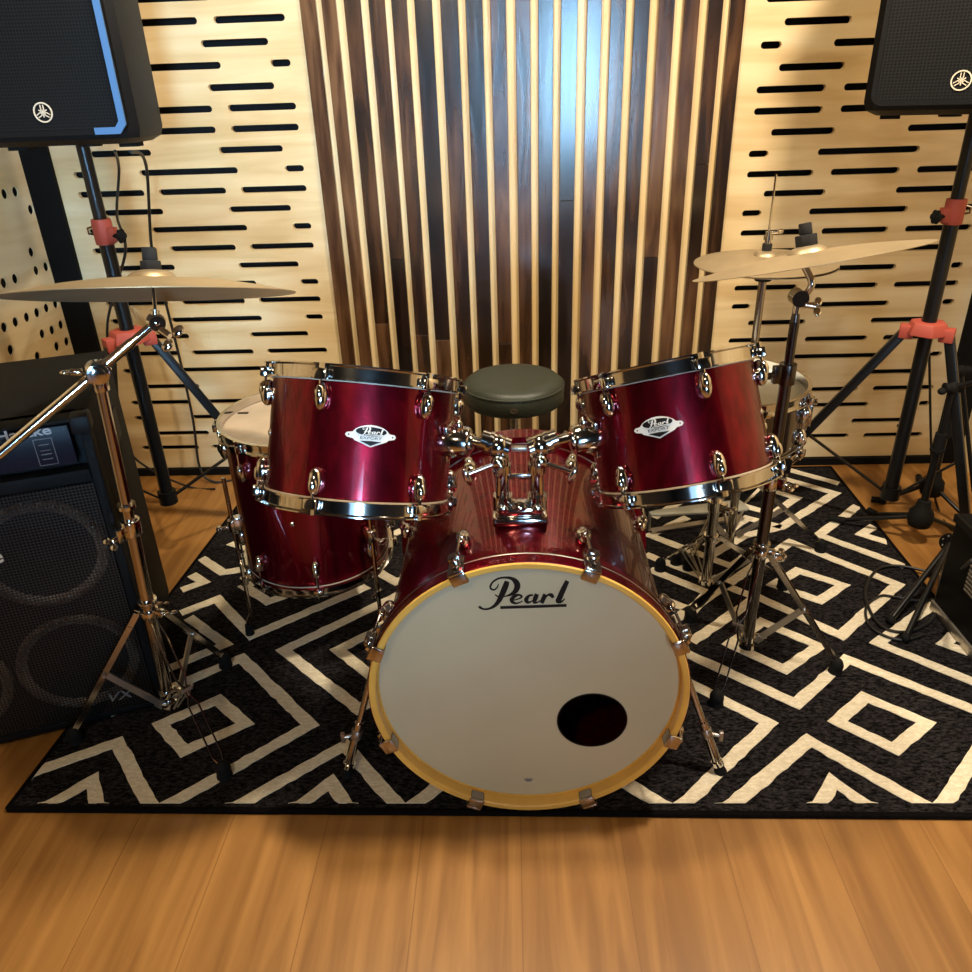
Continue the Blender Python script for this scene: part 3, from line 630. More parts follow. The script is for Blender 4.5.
# ------------------------------------------------------------------ cymbals and stands
def cymbal(name, label, c, n, r, bow=.035, cat='cymbal', group=None, inv=False):
    R = frame(n); k = -1 if inv else 1; rb = r*.165; hb = r*.060
    prof = [(.006, bow+hb)]+[(rb*math.sin(t), bow+hb*math.cos(t)) for t in (.25, .55, .85, 1.15, 1.45)]+[(rb*1.05, bow-.0015)]
    prof += [(rb+(r-rb)*s, bow*(1-s**1.7)*.96) for s in (.12, .25, .4, .55, .7, .85, .95, 1)]
    prof = [(a, b*k) for a, b in prof]; top = prof; bot = [(a, b-.0012) for a, b in reversed(prof)]
    o = MB().lathe(top+bot, c, R, 96, True).build(name, M['bronze'], None, angle=40)
    setorigin(o, c); return tag(o, label, cat, group)
def braced_leg(root, P0, top_z, bot_z, foot, w=.012, gap=.010, m='chrome2', wire=False):
    foot = V(foot); d = V((foot.x-P0[0], foot.y-P0[1], 0)).normalized(); s = V((-d.y, d.x, 0))
    A = V((P0[0], P0[1], top_z))+d*.020; Fp = foot+V((0, 0, .028)); b = MB(); mid = A.lerp(Fp, .50)
    for k in (-1, 1):
        if wire:
            b.tube([A+s*k*.007, A.lerp(Fp, .08)+s*k*.007, A.lerp(Fp, .13)+s*k*gap, A.lerp(Fp, .42)+s*k*gap, A.lerp(Fp, .48)+s*k*.003, A.lerp(Fp, .54)+s*k*.003, A.lerp(Fp, .60)+s*k*gap, A.lerp(Fp, .93)+s*k*gap, Fp+s*k*.002], .0022, 6)
        else: b.bar(A+s*k*gap*.6, Fp+s*k*gap*.35, w, .0025, s.cross(Fp-A))
    if not wire:
        for t in (.12, .52, .9): b.bar(A.lerp(Fp, t-.02), A.lerp(Fp, t+.03), gap*1.6, w*.7, s)
    lg_ = b.build('leg', M['chrome'] if wire else M['chrome2'], root)
    b = MB(); B0 = V((P0[0], P0[1], bot_z))+d*.018
    if wire:
        for k in (-1, 1): b.tube([B0+s*k*.004, B0.lerp(mid, .7)+s*k*gap*.8, mid+s*k*.004], .0022, 6)
    else: b.bar(B0, mid, .015, .004, s.cross(mid-B0)); b.bar(B0, B0.lerp(mid, .12), .019, .008, s.cross(mid-B0))
    b.cyl(mid-s*.012, mid+s*.012, .004, n=8); b.build('brace', M['steel'], lg_)
    b = MB(); b.ell(foot+V((0, 0, .020)), (.016, .016, .022)); b.cyl(foot+V((0, 0, .0004)), foot+V((0, 0, .02)), .017, .014); b.build('rubber_foot', M['rubber'], lg_)
def wingnut(b, p, d, s=1.0):
    d = V(d).normalized(); R = frame(d); b.cyl(p, p+d*.016*s, .0055*s); q = p+d*.018*s
    for k in (-1, 1): b.ell(q+R@V((k*.012*s, 0, .003*s)), (.010*s, .004*s, .007*s), R)
def collar(b, p, ax, r=.018, h=.026, side=(1, 0, 0)):
    p, ax, side = V(p), V(ax).normalized(), V(side).normalized(); b.cyl(p-ax*h/2, p+ax*h/2, r, n=20); b.box(p+side*(r+.004), (.010, .007, h*.42), frame(ax, side)); wingnut(b, p+side*(r+.010), side)
def ring(b, p, ax, r=.019, h=.006): ax = V(ax).normalized(); p = V(p); b.cyl(p-ax*h/2, p+ax*h/2, r, n=20)
# --- left boom stand
ctop = fd(97, 372, 1.365); cbot = gz(170, 706, .035)
axL = (ctop-cbot).normalized()
st = thing('boom_stand', 'chrome boom cymbal stand with double-braced tripod, in front of the bass amplifier', 'cymbal stand', (cbot.x, cbot.y, Z0))
def al(t): return cbot.lerp(ctop, t)
b = MB(); b.cyl(al(0), al(.60), .0135, n=24); b.build('lower_tube', M['chrome2'], st)
b = MB(); b.cyl(al(.58), al(.985), .0105, n=20); b.build('upper_tube', M['chrome2'], st)
b = MB(); collar(b, al(.60)+axL*.0, axL, .019, .035, (-.5, -.6, -.3)); b.build('height_clamp', M['chrome'], st, bevel=.002)
b = MB(); collar(b, al(.335), axL, .0185, .018, (1, -.2, .1)); ring(b, al(.375), axL, .020); b.build('leg_collar', M['chrome'], st, bevel=.001)
b = MB(); ring(b, al(.02), axL, .021, .012); collar(b, al(.055), axL, .018, .016, (1, .1, 0)); b.build('bottom_collar', M['chrome'], st, bevel=.001)
b = MB(); ring(b, al(.66), axL, .0175, .008); wingnut(b, al(.34)+V((.02, 0, .02)), (1, -.3, .2), .8); b.build('memory_lock', M['chrome'], st)
zl = al(.335).z
braced_leg(st, (al(.2).x, al(.2).y), zl, .05, gz(77, 741, Z0))
braced_leg(st, (al(.2).x, al(.2).y), zl, .05, gz(225, 776, Z0), wire=True)
braced_leg(st, (al(.2).x, al(.2).y), zl, .05, gz(226, 666, Z0))
jt = fd(156, 322, 1.385); bdir = (ctop-jt).normalized()
b = MB(); b.cyl(jt, ctop+bdir*.36, .0075, n=16); b.cyl(jt.lerp(ctop, .4), ctop+bdir*.36, .0090, n=16); b.cyl(jt.lerp(ctop, .95)-bdir*.01, jt.lerp(ctop, .95)+bdir*.005, .011); b.build('boom_arm', M['chrome'], st)
b = MB(); sv = bdir.cross(V((0, 0, 1))).normalized(); b.cyl(ctop-sv*.018, ctop+sv*.018, .019, n=24); b.cyl(ctop-sv*.022, ctop-sv*.018, .012); b.cyl(ctop-V((0, 0, .035)), ctop-V((0, 0, .01)), .014); wingnut(b, ctop-bdir.cross(sv)*0+V((-.02, -.01, .004)), (-1, -.35, .1), 1.2); b.cyl(ctop-bdir*.022, ctop+bdir*.022, .0125)
b.build('boom_clamp', M['chrome'], st, bevel=.001)
CL = fd(154, 295, 1.372)
b = MB(); tp = CL+V((0, .004, .052)); b.ell(jt, (.017, .017, .016)); b.cyl(jt-sv*.016, jt+sv*.016, .014, n=20); b.cyl(jt+V((0, 0, .008)), jt.lerp(CL, .45), .0075); b.cyl(jt.lerp(CL, .4), CL+(CL-jt).normalized()*.02, .0035, n=10); wingnut(b, jt+V((.01, -.01, -.012)), (.8, -.3, -.5), 1.3); b.build('tilter', M['chrome'], st)
v2c = (CAM-CL).normalized(); sl = (fd(296, 293, 1.372)-fd(8, 297, 1.372)).normalized(); upc = v2c.cross(-sl).normalized(); upc = upc if upc.z > 0 else -upc; nL = (upc - v2c*.050).normalized()
cymbal('crash_cymbal', 'large bronze cymbal seen edge-on, on the left boom stand', CL, nL, .2460, .030)
b = MB(); k = CL+nL*.041; b.cyl(k, k+nL*.018, .0185, n=8); b.cyl(k+nL*.018, k+nL*.040, .0135, .0130, 10); fo = b.build('cymbal_topper', M['felt'], None, bevel=.002); setorigin(fo, k); tag(fo, 'black plastic topper on the left cymbal', 'cymbal topper')
# --- right straight stand
RS_ = V((.565, 1.53, 0)); rt_z = .912
s2 = thing('cymbal_stand', 'chrome straight cymbal stand with tripod base, right of the bass drum', 'cymbal stand', (RS_.x, RS_.y, Z0))
P_ = lambda z: V((RS_.x, RS_.y, z)); zax = V((0, 0, 1))
MB().cyl(P_(.028), P_(.50), .0135, n=24).build('lower_tube', M['dkmetal'], s2)
MB().cyl(P_(.48), P_(.74), .0125, n=20).build('middle_tube', M['dkmetal'], s2)
b = MB(); b.cyl(P_(.72), P_(.845), .0095, n=20); b.cyl(P_(.845), P_(.87), .0095, .006, n=20); b.build('upper_tube', M['dkmetal'], s2)
b = MB(); collar(b, P_(.735), zax, .0175, .045, (-1, -.2, 0)); b.build('height_clamp', M['dkmetal'], s2, bevel=.002)
b = MB(); collar(b, P_(.485), zax, .0185, .035, (.7, -.6, 0)); b.build('lower_clamp', M['chrome'], s2, bevel=.002)
b = MB(); collar(b, P_(.300), zax, .0185, .020, (1, -.1, 0)); ring(b, P_(.325), zax, .020); b.box(P_(.29)+V((.036, -.005, -.004)), (.016, .009, .010), Matrix.Rotation(-.5, 3, 'Y')); b.build('leg_collar', M['chrome'], s2, bevel=.002)
b = MB(); ring(b, P_(.035), zax, .021, .012); collar(b, P_(.055), zax, .018, .014, (1, 0, 0)); b.build('bottom_collar', M['chrome'], s2)
braced_leg(s2, RS_, .30, .05, gz(835, 672, Z0)); braced_leg(s2, RS_, .30, .05, gz(716, 704, Z0), wire=True); braced_leg(s2, RS_, .30, .05, gz(690, 620, Z0))
tj = P_(.893); CR = fd(808, 261, 1.50)
b = MB(); b.cyl(tj-V((0, .015, 0)), tj+V((0, .015, 0)), .0165, n=24); b.cyl(P_(.862), P_(.885), .008); b.tube([tj+V((.006, 0, 0)), tj+V((.016, -.002, .012)), tj+V((.020, -.004, .030)), CR-V((0.004, 0, .012))], .0068, 12, 4); b.cyl(CR-V((0.004, 0, .014)), CR+V((-.002, 0, .022)), .0035, n=10); wingnut(b, tj+V((.012, -.012, -.012)), (1, -.2, -.15), 1.1); b.build('tilter', M['chrome'], s2)
v2c = (CAM-CR).normalized(); sl = (fd(925, 240, 1.50)-fd(693, 279, 1.50)).normalized(); upc = v2c.cross(-sl).normalized(); upc = upc if upc.z > 0 else -upc; nR = (upc+v2c*.045).normalized()
cymbal('crash_cymbal', 'thin bronze crash cymbal tilted up to the right, on the straight stand', CR, nR, .219, .018)
b = MB(); k = CR+nR*.028; b.cyl(k, k+nR*.022, .0215, n=8); b.cyl(k+nR*.022, k+nR*.044, .0125, .0120, 12); fo = b.build('cymbal_topper', M['felt'], None, bevel=.002); setorigin(fo, k); tag(fo, 'black topper on the tilted right crash cymbal', 'cymbal topper')
# --- hi-hat
HH = V((.642, 2.0, 0)); Q_ = lambda z: V((HH.x, HH.y, z))
hh = thing('hi_hat_stand', 'chrome hi-hat stand with pedal and tall pull rod, behind the snare drum', 'hi-hat stand', (HH.x, HH.y, Z0))
MB().cyl(Q_(.03), Q_(.52), .0125, n=20).build('lower_tube', M['chrome2'], hh)
MB().cyl(Q_(.50), Q_(.825), .0100, n=20).build('upper_tube', M['chrome2'], hh)
MB().cyl(Q_(.06), Q_(1.075), .0028, n=8).build('pull_rod', M['chrome'], hh)
b = MB(); collar(b, Q_(.515), zax, .0175, .032, (-.8, -.6, 0)); b.build('height_clamp', M['chrome'], hh)
b = MB(); b.cyl(Q_(.820), Q_(.832), .020, .026); b.cyl(Q_(.832), Q_(.851), .026); b.build('seat_cup', M['blackpl'], hh)
b = MB(); wingnut(b, Q_(.828)+V((.02, -.01, 0)), (1, -.4, 0), .6); b.build('tilt_screw', M['chrome'], hh)
zc = .862; hg = 'pair of hi-hat cymbals'
cymbal('hi_hat_cymbal', 'bottom cymbal of the hi-hat pair, dark underside', Q_(zc), (0, 0, 1), .175, .020, inv=True)
cymbal('hi_hat_cymbal', 'top cymbal of the hi-hat pair', Q_(zc+.004), (-.02, 0, 1), .175, .020)
b = MB(); b.cyl(Q_(zc+.034), Q_(zc+.050), .012); b.build('clutch_felt', M['felt'], hh)
b = MB(); b.cyl(Q_(zc+.050), Q_(zc+.080), .0075); b.cyl(Q_(zc+.060), Q_(zc+.070), .011); wingnut(b, Q_(zc+.078)+V((.004, 0, 0)), (1, -.3, .1), 1.1); b.build('clutch', M['chrome'], hh)
for ft in (gz(820, 551, Z0), V((.50, 1.90, Z0)), V((.62, 2.24, Z0))): braced_leg(hh, HH, .27, .06, ft)
fbA, fbB = gz(650, 515, .075), gz(745, 506, .055)
fbw = MB(); dd = (fbB-fbA).normalized(); fs_ = dd.cross(V((0, 0, 1))).normalized()
pts = [(0, -.012), (0, .012), (.10, .022), (.80, .040), (.97, .040), (1, .03), (1, -.03), (.97, -.040), (.80, -.040), (.10, -.022)]
L0 = (fbB-fbA).length
fbw.prism(pts, lambda p: fbA+dd*(p[0]*L0)+fs_*p[1]*.8, lambda p: fbA+dd*(p[0]*L0)+fs_*p[1]*.8+V((0, 0, .007)))
fb = fbw.build('footboard', M['grey'], hh, bevel=.001)
b = MB(); b.box((fbA+fbB)/2-V((0, 0, .05)), (L0*.48, .012, .004), frame((0, 0, 1), dd)); b.cyl(fbA-V((0, 0, .055)), fbA, .005); b.tube([Q_(.05), fbB-V((0, 0, .0))], .004); b.build('pedal_frame', M['steel'], hh)
# --- snare stand
sst = thing('snare_stand', 'chrome snare stand holding the snare drum, behind the right rack tom', 'snare stand', (SN.x, SN.y, Z0))
S_ = lambda z: V((SN.x, SN.y, z))
MB().cyl(S_(.05), S_(.30), .0135, n=20).build('lower_tube', M['chrome2'], sst); MB().cyl(S_(.28), S_(.427), .0105, n=20).build('upper_tube', M['chrome2'], sst)
b = MB(); collar(b, S_(.295), zax, .018, .028, (.8, -.6, 0)); b.build('height_clamp', M['chrome'], sst); b = MB(); b.ell(S_(.422), (.022, .022, .018)); b.build('basket_hub', M['chrome'], sst)
b = MB(); ring(b, S_(.20), zax, .019, .014); b.build('leg_collar', M['chrome'], sst); b = MB(); ring(b, S_(.06), zax, .019, .012); b.build('bottom_collar', M['chrome'], sst)
for a in (-60, 60, 180):
    t = math.radians(a); o_ = V((math.cos(t), math.sin(t), 0)); b = MB(); b.tube([S_(.427), S_(.442)+o_*.10, S_(.450)+o_*.196, S_(.469)+o_*.203, S_(.504)+o_*.205], .0055, 8)
    ar = b.build('basket_arm', M['chrome2'], sst); MB().cyl(S_(.477)+o_*.2035, S_(.508)+o_*.2055, .0085).build('rubber_grip', M['rubber'], ar)
for ft, wr in ((gz(660, 570, Z0), True), (V((.74, 1.80, Z0)), False), (V((.47, 1.93, Z0)), True)): braced_leg(sst, SN, .20, .06, ft, wire=wr)
# red memory locks seen on the stand legs
# ------------------------------------------------------------------ loudspeakers and their tripods
def pa_stand(P, base_label, zh, zc_, top, legs, knob, grp, zb=.115):
    root = thing('speaker_stand', base_label, 'speaker stand', (P[0], P[1], 0)); Q = lambda z: V((P[0], P[1], z))
    MB().cyl(Q(zb-.015), Q(zc_+.02), .0185, n=24).build('lower_pole', M['blktube'], root)
    MB().cyl(Q(zc_), Q(top), .0160, n=24).build('upper_pole', M['blktube'], root)
    b = MB(); b.cyl(Q(zc_-.028), Q(zc_+.035), .0245, n=24); b.box(Q(zc_)+V((knob*.026, -.006, -.004)), (.010, .012, .018)); b.build('collar', M['red'], root, bevel=.002)
    b = MB(); kp = Q(zc_)+V((knob*.03, -.012, -.006)); kd = V((knob*1, -.35, 0)).normalized(); b.cyl(kp, kp+kd*.020, .006)
    for i in range(6):
        R = frame(kd); b.ell(kp+kd*.026+R@V((.010*math.cos(i*PI/3), .010*math.sin(i*PI/3), 0)), (.0065, .0065, .009))
    b.ell(kp+kd*.026, (.011, .011, .009), frame(kd)); b.build('knob', M['rubber'], root)
    b = MB(); b.tube([Q(zc_)+V((-knob*.022, -.005, -.002)), Q(zc_)+V((-knob*.036, -.008, 0)), Q(zc_)+V((-knob*.036, -.008, .014)), Q(zc_)+V((-knob*.022, -.005, .018))], .003, 6); b.build('safety_pin', M['chrome2'], root)
    b = MB(); hexp = [(.064*math.cos(i*PI/3+.3), .064*math.sin(i*PI/3+.3)) for i in range(6)]
    b.prism(hexp, lambda p: Q(zh-.018)+V((p[0]*.9, p[1]*.9, 0)), lambda p: Q(zh+.016)+V((p[0]*.72, p[1]*.72, 0)))
    for fx, fy, kz in legs:
        d = (V((fx, fy, 0))-V((P[0], P[1], 0))).normalized(); b.box(Q(zh-.016)+d*.050, (.018, .019, .018), frame((0, 0, 1), d))
    b.build('hub', M['red'], root, bevel=.003)
    MB().cyl(Q(zb-.02), Q(zb+.02), .027, n=20).build('lower_hub', M['blktube'], root)
    for fx, fy, kz in legs:
        ft = V((fx, fy, kz+.013)); d = V((ft.x-P[0], ft.y-P[1], 0)).normalized(); A = Q(zh-.02)+d*.056; s = V((-d.y, d.x, 0)); b = MB()
        b.bar(A, ft, .028, .026, s); l = b.build('leg', M['blktube'], root, bevel=.004)
        mid = A.lerp(ft, .56); b = MB()
        b.bar(Q(zb)+d*.02, mid, .013, .005, s); b.cyl(mid-s*.018, mid+s*.018, .005, n=8); b.build('brace', M['blktube'], l)
        dl = (ft-A).normalized(); b = MB(); b.bar(ft-dl*.03, ft+dl*.002, .036, .024, s); b.build('rubber_foot', M['rubber'], l, bevel=.004)
    return root
PL = (-1.053, 2.03)
pa_stand(PL, 'black tripod speaker stand with red collar and hub, behind the left cymbal', .708, .979, 1.25, [(-1.24, 2.38, 0), (-.72, 2.235, 0), (-1.18, 1.90, 0)], 1, None, .205)
PR = (1.145, 2.11)
pa_stand(PR, 'black tripod speaker stand with red collar and hub, near the right corner', .655, .957, 1.25, [(.76, 2.30, Z0), (1.27, 2.36, 0), (1.34, 1.98, 0)], -1, None, .14)
def yamaha(P, yaw, label, blue):
    root = thing('loudspeaker', label, 'loudspeaker', (P[0], P[1], 1.196)); Rz = Matrix.Rotation(yaw, 3, 'Z'); O = V((P[0], P[1], 1.196))
    W, D, Hh = .190, .185, .60
    def ol(inset=0, dz=0):
        W_ = W-inset; D_ = D-inset
        base = [(-W_, -D_+.02), (-W_+.02, -D_), (W_-.02, -D_), (W_, -D_+.02), (W_, -.02), (W_-.035, .08), (W_-.085, D_-.02), (W_-.11, D_), (-W_+.11, D_), (-W_+.085, D_-.02), (-W_+.035, .08), (-W_, -.02)]
        return base
    b = MB(); n = 12; lv = [(.030, 0), (.006, .012), (0, .03), (0, Hh-.03), (.006, Hh-.012), (.03, Hh)]; vs = []
    for ins, z in lv: vs += [O+Rz@V((x, y, z)) for x, y in ol(ins)]
    fs = [tuple(range(n-1, -1, -1)), tuple(range((len(lv)-1)*n, len(lv)*n))]
    for j in range(len(lv)-1): fs += [(j*n+i, j*n+(i+1) % n, (j+1)*n+(i+1) % n, (j+1)*n+i) for i in range(n)]
    b.add(vs, fs); b.build('cabinet', M['blackpl'], root, angle=40)
    def rr(x0, x1, z0, z1, r, k=5):
        p = []
        for cx, cz, a in ((x1-r, z0+r, -PI/2), (x1-r, z1-r, 0), (x0+r, z1-r, PI/2), (x0+r, z0+r, PI)):
            for i in range(k+1): t = a+PI/2*i/k; p.append((cx+r*math.cos(t), cz+r*math.sin(t)))
        return p
    T = lambda v, d: O+Rz@V((v.x, -D-d+v.z, v.y))
    vs, fs = curve_mesh([rr(-.168, .168, .030, Hh-.03, .02)], .010); gb = MB().add([T(v, .006) for v in vs], fs).build('grille', M['grille2'], root, angle=40)
    vs, fs = curve_mesh([rr(-.176, .176, .022, Hh-.022, .026), rr(-.166, .166, .032, Hh-.032, .018)], .016); MB().add([T(v, .006) for v in vs], fs).build('grille_frame', M['blackpl'], root, bevel=0, angle=40)
    if blue:  # painted sheen: blue light on this cabinet's edge, built as a coloured strip
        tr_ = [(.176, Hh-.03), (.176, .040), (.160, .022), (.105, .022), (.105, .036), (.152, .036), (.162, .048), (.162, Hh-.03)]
        vs, fs = curve_mesh([tr_], .006); o = MB().add([T(v, .0165) for v in vs], fs).build('painted_sheen_strip', M['bluesheen'], root); o['label'] = 'blue light along the grille edge, painted as a strip'
    b = MB(); lx, lz = 0, .070; vs, fs = curve_mesh([circ(lx, lz, .0205, 32), circ(lx, lz, .0178, 32)], .002); b.add([T(v, .0125) for v in vs], fs)
    for a in (90, 210, 330):
        t = math.radians(a); d = V((math.cos(t), math.sin(t))); s = V((-d.y, d.x)); c = V((lx, lz))
        def seg(p, q, w):
            dd_ = (q-p).normalized(); nn = V((-dd_.y, dd_.x))*w/2; v_, f_2 = curve_mesh([[p+nn, q+nn, q-nn, p-nn]], .002); b.add([T(v, .0125) for v in v_], f_2)
        seg(c-d*.010, c+d*.005, .0020)
        for k in (-1, 1): seg(c+d*.004+s*k*.0030, c+d*.0155+s*k*.0030, .0018)
        seg(c+d*.0045-s*.0038, c+d*.0045+s*.0038, .0018)
    b.build('emblem', M['cream'], gb)
    b = MB(); b.cyl(O+Rz@V((0, .0, -.010)), O+Rz@V((0, 0, .02)), .026); b.build('pole_socket', M['blackpl'], root)
    b = MB(); b.box(O+Rz@V((.13, -.08, -.004)), (.022, .018, .006), Rz); b.box(O+Rz@V((-.13, -.08, -.004)), (.022, .018, .006), Rz); b.build('foot_pad', M['rubber'], root)
    return root
def g2():
    m, nt, b = nodes('fine_black_grille'); b.inputs['Roughness'].default_value = .6; b.inputs['Specular IOR Level'].default_value = .15
    tc = plane_coord(nt, (1, 0, 0)); vo = nt.nodes.new('ShaderNodeTexVoronoi'); vo.voronoi_dimensions = '2D'; vo.inputs['Scale'].default_value = 150; vo.inputs['Randomness'].default_value = 0
    nt.links.new(tc.outputs[0], vo.inputs['Vector']); r = ramp(nt, [(.30, (.001, .001, .001)), (.42, (.007, .0075, .0085))]); nt.links.new(vo.outputs['Distance'], r.inputs[0]); nt.links.new(r.outputs[0], b.inputs['Base Color']); return m
M['grille2'] = g2()
yamaha((PL[0]+.022, PL[1]-.0), math.radians(3), 'black loudspeaker with round emblem and painted blue sheen on the grille edge, on the left stand', True)
_a = math.radians(-25); _e = aty(959, 90, 1.93)
yamaha((_e.x+.19*math.sin(-_a), 1.93+.19*math.cos(_a)), _a, 'black loudspeaker with round emblem, on the right stand', False)

# ------------------------------------------------------------------ bass amplifier, left
FR = V((-.828, 1.362, Z0)); ex = V((-.935, -.355, 0)).normalized(); ey = V((ex.y, -ex.x, 0))
AH, AW, AD = .732, .555, .46
amp = thing('bass_amplifier', 'black bass amplifier cabinet with four speakers and control panel at left edge', 'amplifier', FR+ex*AW/2+ey*AD/2)
def ap(s, z, d=0): return FR+ex*s+ey*d+V((0, 0, z))   # s from the right-hand edge, d depth behind the front face
RA = Matrix((-ex, ey, V((0, 0, 1)))).transposed()
b = MB(); b.box(ap(AW/2, AH/2+.008, AD/2+.012), (AW/2, AD/2-.012, AH/2-.008), RA); b.build('cabinet', M['tolex'], amp, bevel=.008)
b = MB(); t_ = .018
for c_, h_ in ((ap(t_/2, AH/2+.008, .02), (t_/2, .03, AH/2-.008)), (ap(AW-t_/2, AH/2+.008, .02), (t_/2, .03, AH/2-.008)), (ap(AW/2, AH-t_/4, .02), (AW/2-t_-.0005, .03, t_/4)), (ap(AW/2, .008+t_/2, .02), (AW/2-t_-.0005, .03, t_/2)), (ap(AW/2, .610, .014), (AW/2-t_-.0005, .024, .014))): b.box(c_, h_, RA)
b.build('front_rim', M['tolex'], amp, bevel=.004)
for z0 in (.165, .445):
    for s in (.15, .405):
        b = MB(); R = frame(-ey, (0, 0, 1)); c_ = ap(s, z0, 0.006); b.lathe([(.122, -.004), (.121, .004), (.115, .009), (.108, .005), (.100, -.002)], c_, R, 48); wf = b.build('woofer', M['greycone'], amp); MB().lathe([(.1005, -.003), (.045, -.016), (.040, -.010), (.02, -.005), (0, -.004)], c_, R, 48).build('cone', M['rubber'], wf)
gr = MB(); gr.box(ap(AW/2, .312, -.010), (AW/2-t_-.002, .001, .282), RA); gr.build('speaker_grille', M['grille'], amp)
cp = MB(); cp.box(ap(AW/2-.005, .681, -.004), (AW/2-.040, .006, .040), RA); cpo = cp.build('control_panel', M['panel'], amp, bevel=.002)
def amptext(txt, s, z, size, m, par, nm, bold=.0, d=-.0112, sx=1, shear=0):
    vs, fs = text_mesh(txt, size, .001, bold, shear, 'LEFT', sx); b = MB(); b.add([ap(s-v.x, z+v.y, d-v.z) for v in vs], fs); return b.build(nm, M[m], par)
amptext('Hartke', .160, .716, .026, 'greyprint2', cpo, 'panel_lettering', .0004, sx=1.3)
def rect(s0, s1, z0, z1, w=.0009):
    b = MB()
    for a_, b2 in (((s0, z0), (s1, z0)), ((s0, z1), (s1, z1)), ((s0, z0), (s0, z1)), ((s1, z0), (s1, z1))):
        b.box((ap(a_[0], a_[1], -.0108)+ap(b2[0], b2[1], -.0108))/2, (abs(a_[0]-b2[0])/2+w/2, .0004, abs(a_[1]-b2[1])/2+w/2), RA)
    b.build('panel_outline', M['greyprint'], cpo)
rect(.068, .100, .646, .700); rect(.180, .36, .646, .700)
for z_ in (.658, .668, .676, .688): MB().box(ap(.084, z_, -.0108), (.009, .0004, .0006), RA).build('panel_mark', M['greyprint'], cpo)
for s in (.26, .30, .34, .38):
    R = frame(-ey, (0, 0, 1)); MB().cyl(ap(s-.07, .672, -.010), ap(s-.07, .672, -.022), .009, .008).build('knob', M['blackpl'], cpo)
amptext('Hartke', .405, .470, .050, 'cream', amp, 'grille_badge', .0007, d=-.0125, sx=1.35)
amptext('VX', .118, .062, .034, 'greyprint', amp, 'model_badge', .0, d=-.0125, sx=1.2, shear=.3)
for s, z_ in ((.012, .02), (AW-.012, .02), (.012, AH-.012), (AW-.012, AH-.012)):
    MB().box(ap(s, z_, .0), (.018, .022, .018), RA).build('corner_guard', M['blackpl'], amp, bevel=.006)
for s, d in ((.06, .06), (AW-.06, .06), (.06, AD-.06), (AW-.06, AD-.06)): MB().cyl(ap(s, 0, d), ap(s, .012, d), .018).build('foot', M['rubber'], amp)
b = MB(); b.box(ap(-.003, .60, .23), (.003, .09, .035), RA); b.build('side_handle', M['blackpl'], amp, bevel=.002)

# ------------------------------------------------------------------ things at the right edge
def tripod_mic(base, h, feet, label, boom, clutch_z):
    r = thing('microphone_stand', label, 'microphone stand', (base[0], base[1], 0)); Q = lambda z: V((base[0], base[1], z))
    MB().cyl(Q(.06), Q(clutch_z), .0105, n=16).build('lower_tube', M['blktube'], r); MB().cyl(Q(clutch_z-.02), Q(h), .0075, n=14).build('upper_tube', M['blktube'], r)
    b = MB(); b.lathe([(.010, .15), (.017, .148), (.022, .125), (.033, .110), (.036, .085), (.030, .065), (.012, .055)], Q(0), Matrix.Identity(3), 28); b.build('leg_hub', M['rubber'], r, angle=50)
    b = MB(); b.cyl(Q(clutch_z-.035), Q(clutch_z+.025), .017, .015); b.cyl(Q(clutch_z-.03), Q(clutch_z-.022), .020); b.build('height_clutch', M['rubber'], r)
    for f in feet:
        f = V(f); d = (f-Q(f.z)).normalized(); b = MB(); b.cyl(Q(.085)+d*.03, f+V((0, 0, .012))-d*.03, .0068, n=12); l = b.build('leg', M['blktube'], r)
        MB().cyl(f+V((0, 0, .014))-d*.045, f+V((0, 0, .0115)), .011, .010).build('rubber_foot', M['rubber'], l)
    a, c_ = V(boom[0]), V(boom[1]); b = MB(); b.cyl(a, c_, .0062, n=12); b.build('boom_arm', M['blktube'], r)
    k = Q(h); b = MB(); b.ell(k, (.017, .015, .019)); b.cyl(k-V((.024, .0, -.002)), k+V((.024, 0, .002)), .014); b.ell(k+V((-.03, -.005, -.006)), (.012, .010, .010)); b.build('boom_clutch', M['rubber'], r, angle=50)
    return r
mb_ = gz(914, 543, .0)
hz = .50
kk = V((mb_.x, mb_.y, hz))
tripod_mic((mb_.x, mb_.y), hz, [gz(829, 521, .009), gz(868, 513, 0), gz(975, 535, 0)], 'black tripod microphone stand with round leg hub, near the right speaker stand', (kk, kk+V((.22, -.22, .20))), .34)
mb2 = V((1.34, 2.235, 0))
tripod_mic((mb2.x, mb2.y), .48, [V((1.44, 2.02, 0)), V((1.19, 2.30, 0)), V((1.42, 2.46, 0))], 'black microphone stand with folded boom, inside the right corner', (V((1.34, 2.235, .48)), V((1.44, 2.18, .10))), .30)
# black equipment case
case = thing('equipment_case', 'black equipment case with metal edge strip, at the right edge of the rug', 'case', (1.34, 1.55, Z0))
cx0, cx1, cy0, cy1, ch = 1.098, 1.58, 1.38, 1.70, .30
MB().box(((cx0+cx1)/2, (cy0+cy1)/2, (ch+Z0)/2+.001), ((cx1-cx0)/2, (cy1-cy0)/2, (ch-Z0)/2-.001)).build('body', M['tolex'], case, bevel=.006)
b = MB(); b.box((cx0-.003, (cy0+cy1)/2, .024), (.003, (cy1-cy0)/2, .013)); b.build('edge_strip', M['alu'], case, bevel=.001)
b = MB()
for k in range(7): b.box((cx0-.004, 1.555, .15+.011*k), (.003, .035, .0035))
b.build('vent_slats', M['alu'], case, bevel=.001)
b = MB(); b.box((cx0-.002, (cy0+cy1)/2, ch-.012), (.004, (cy1-cy0)/2, .010)); b.build('top_strip', M['blackpl'], case)
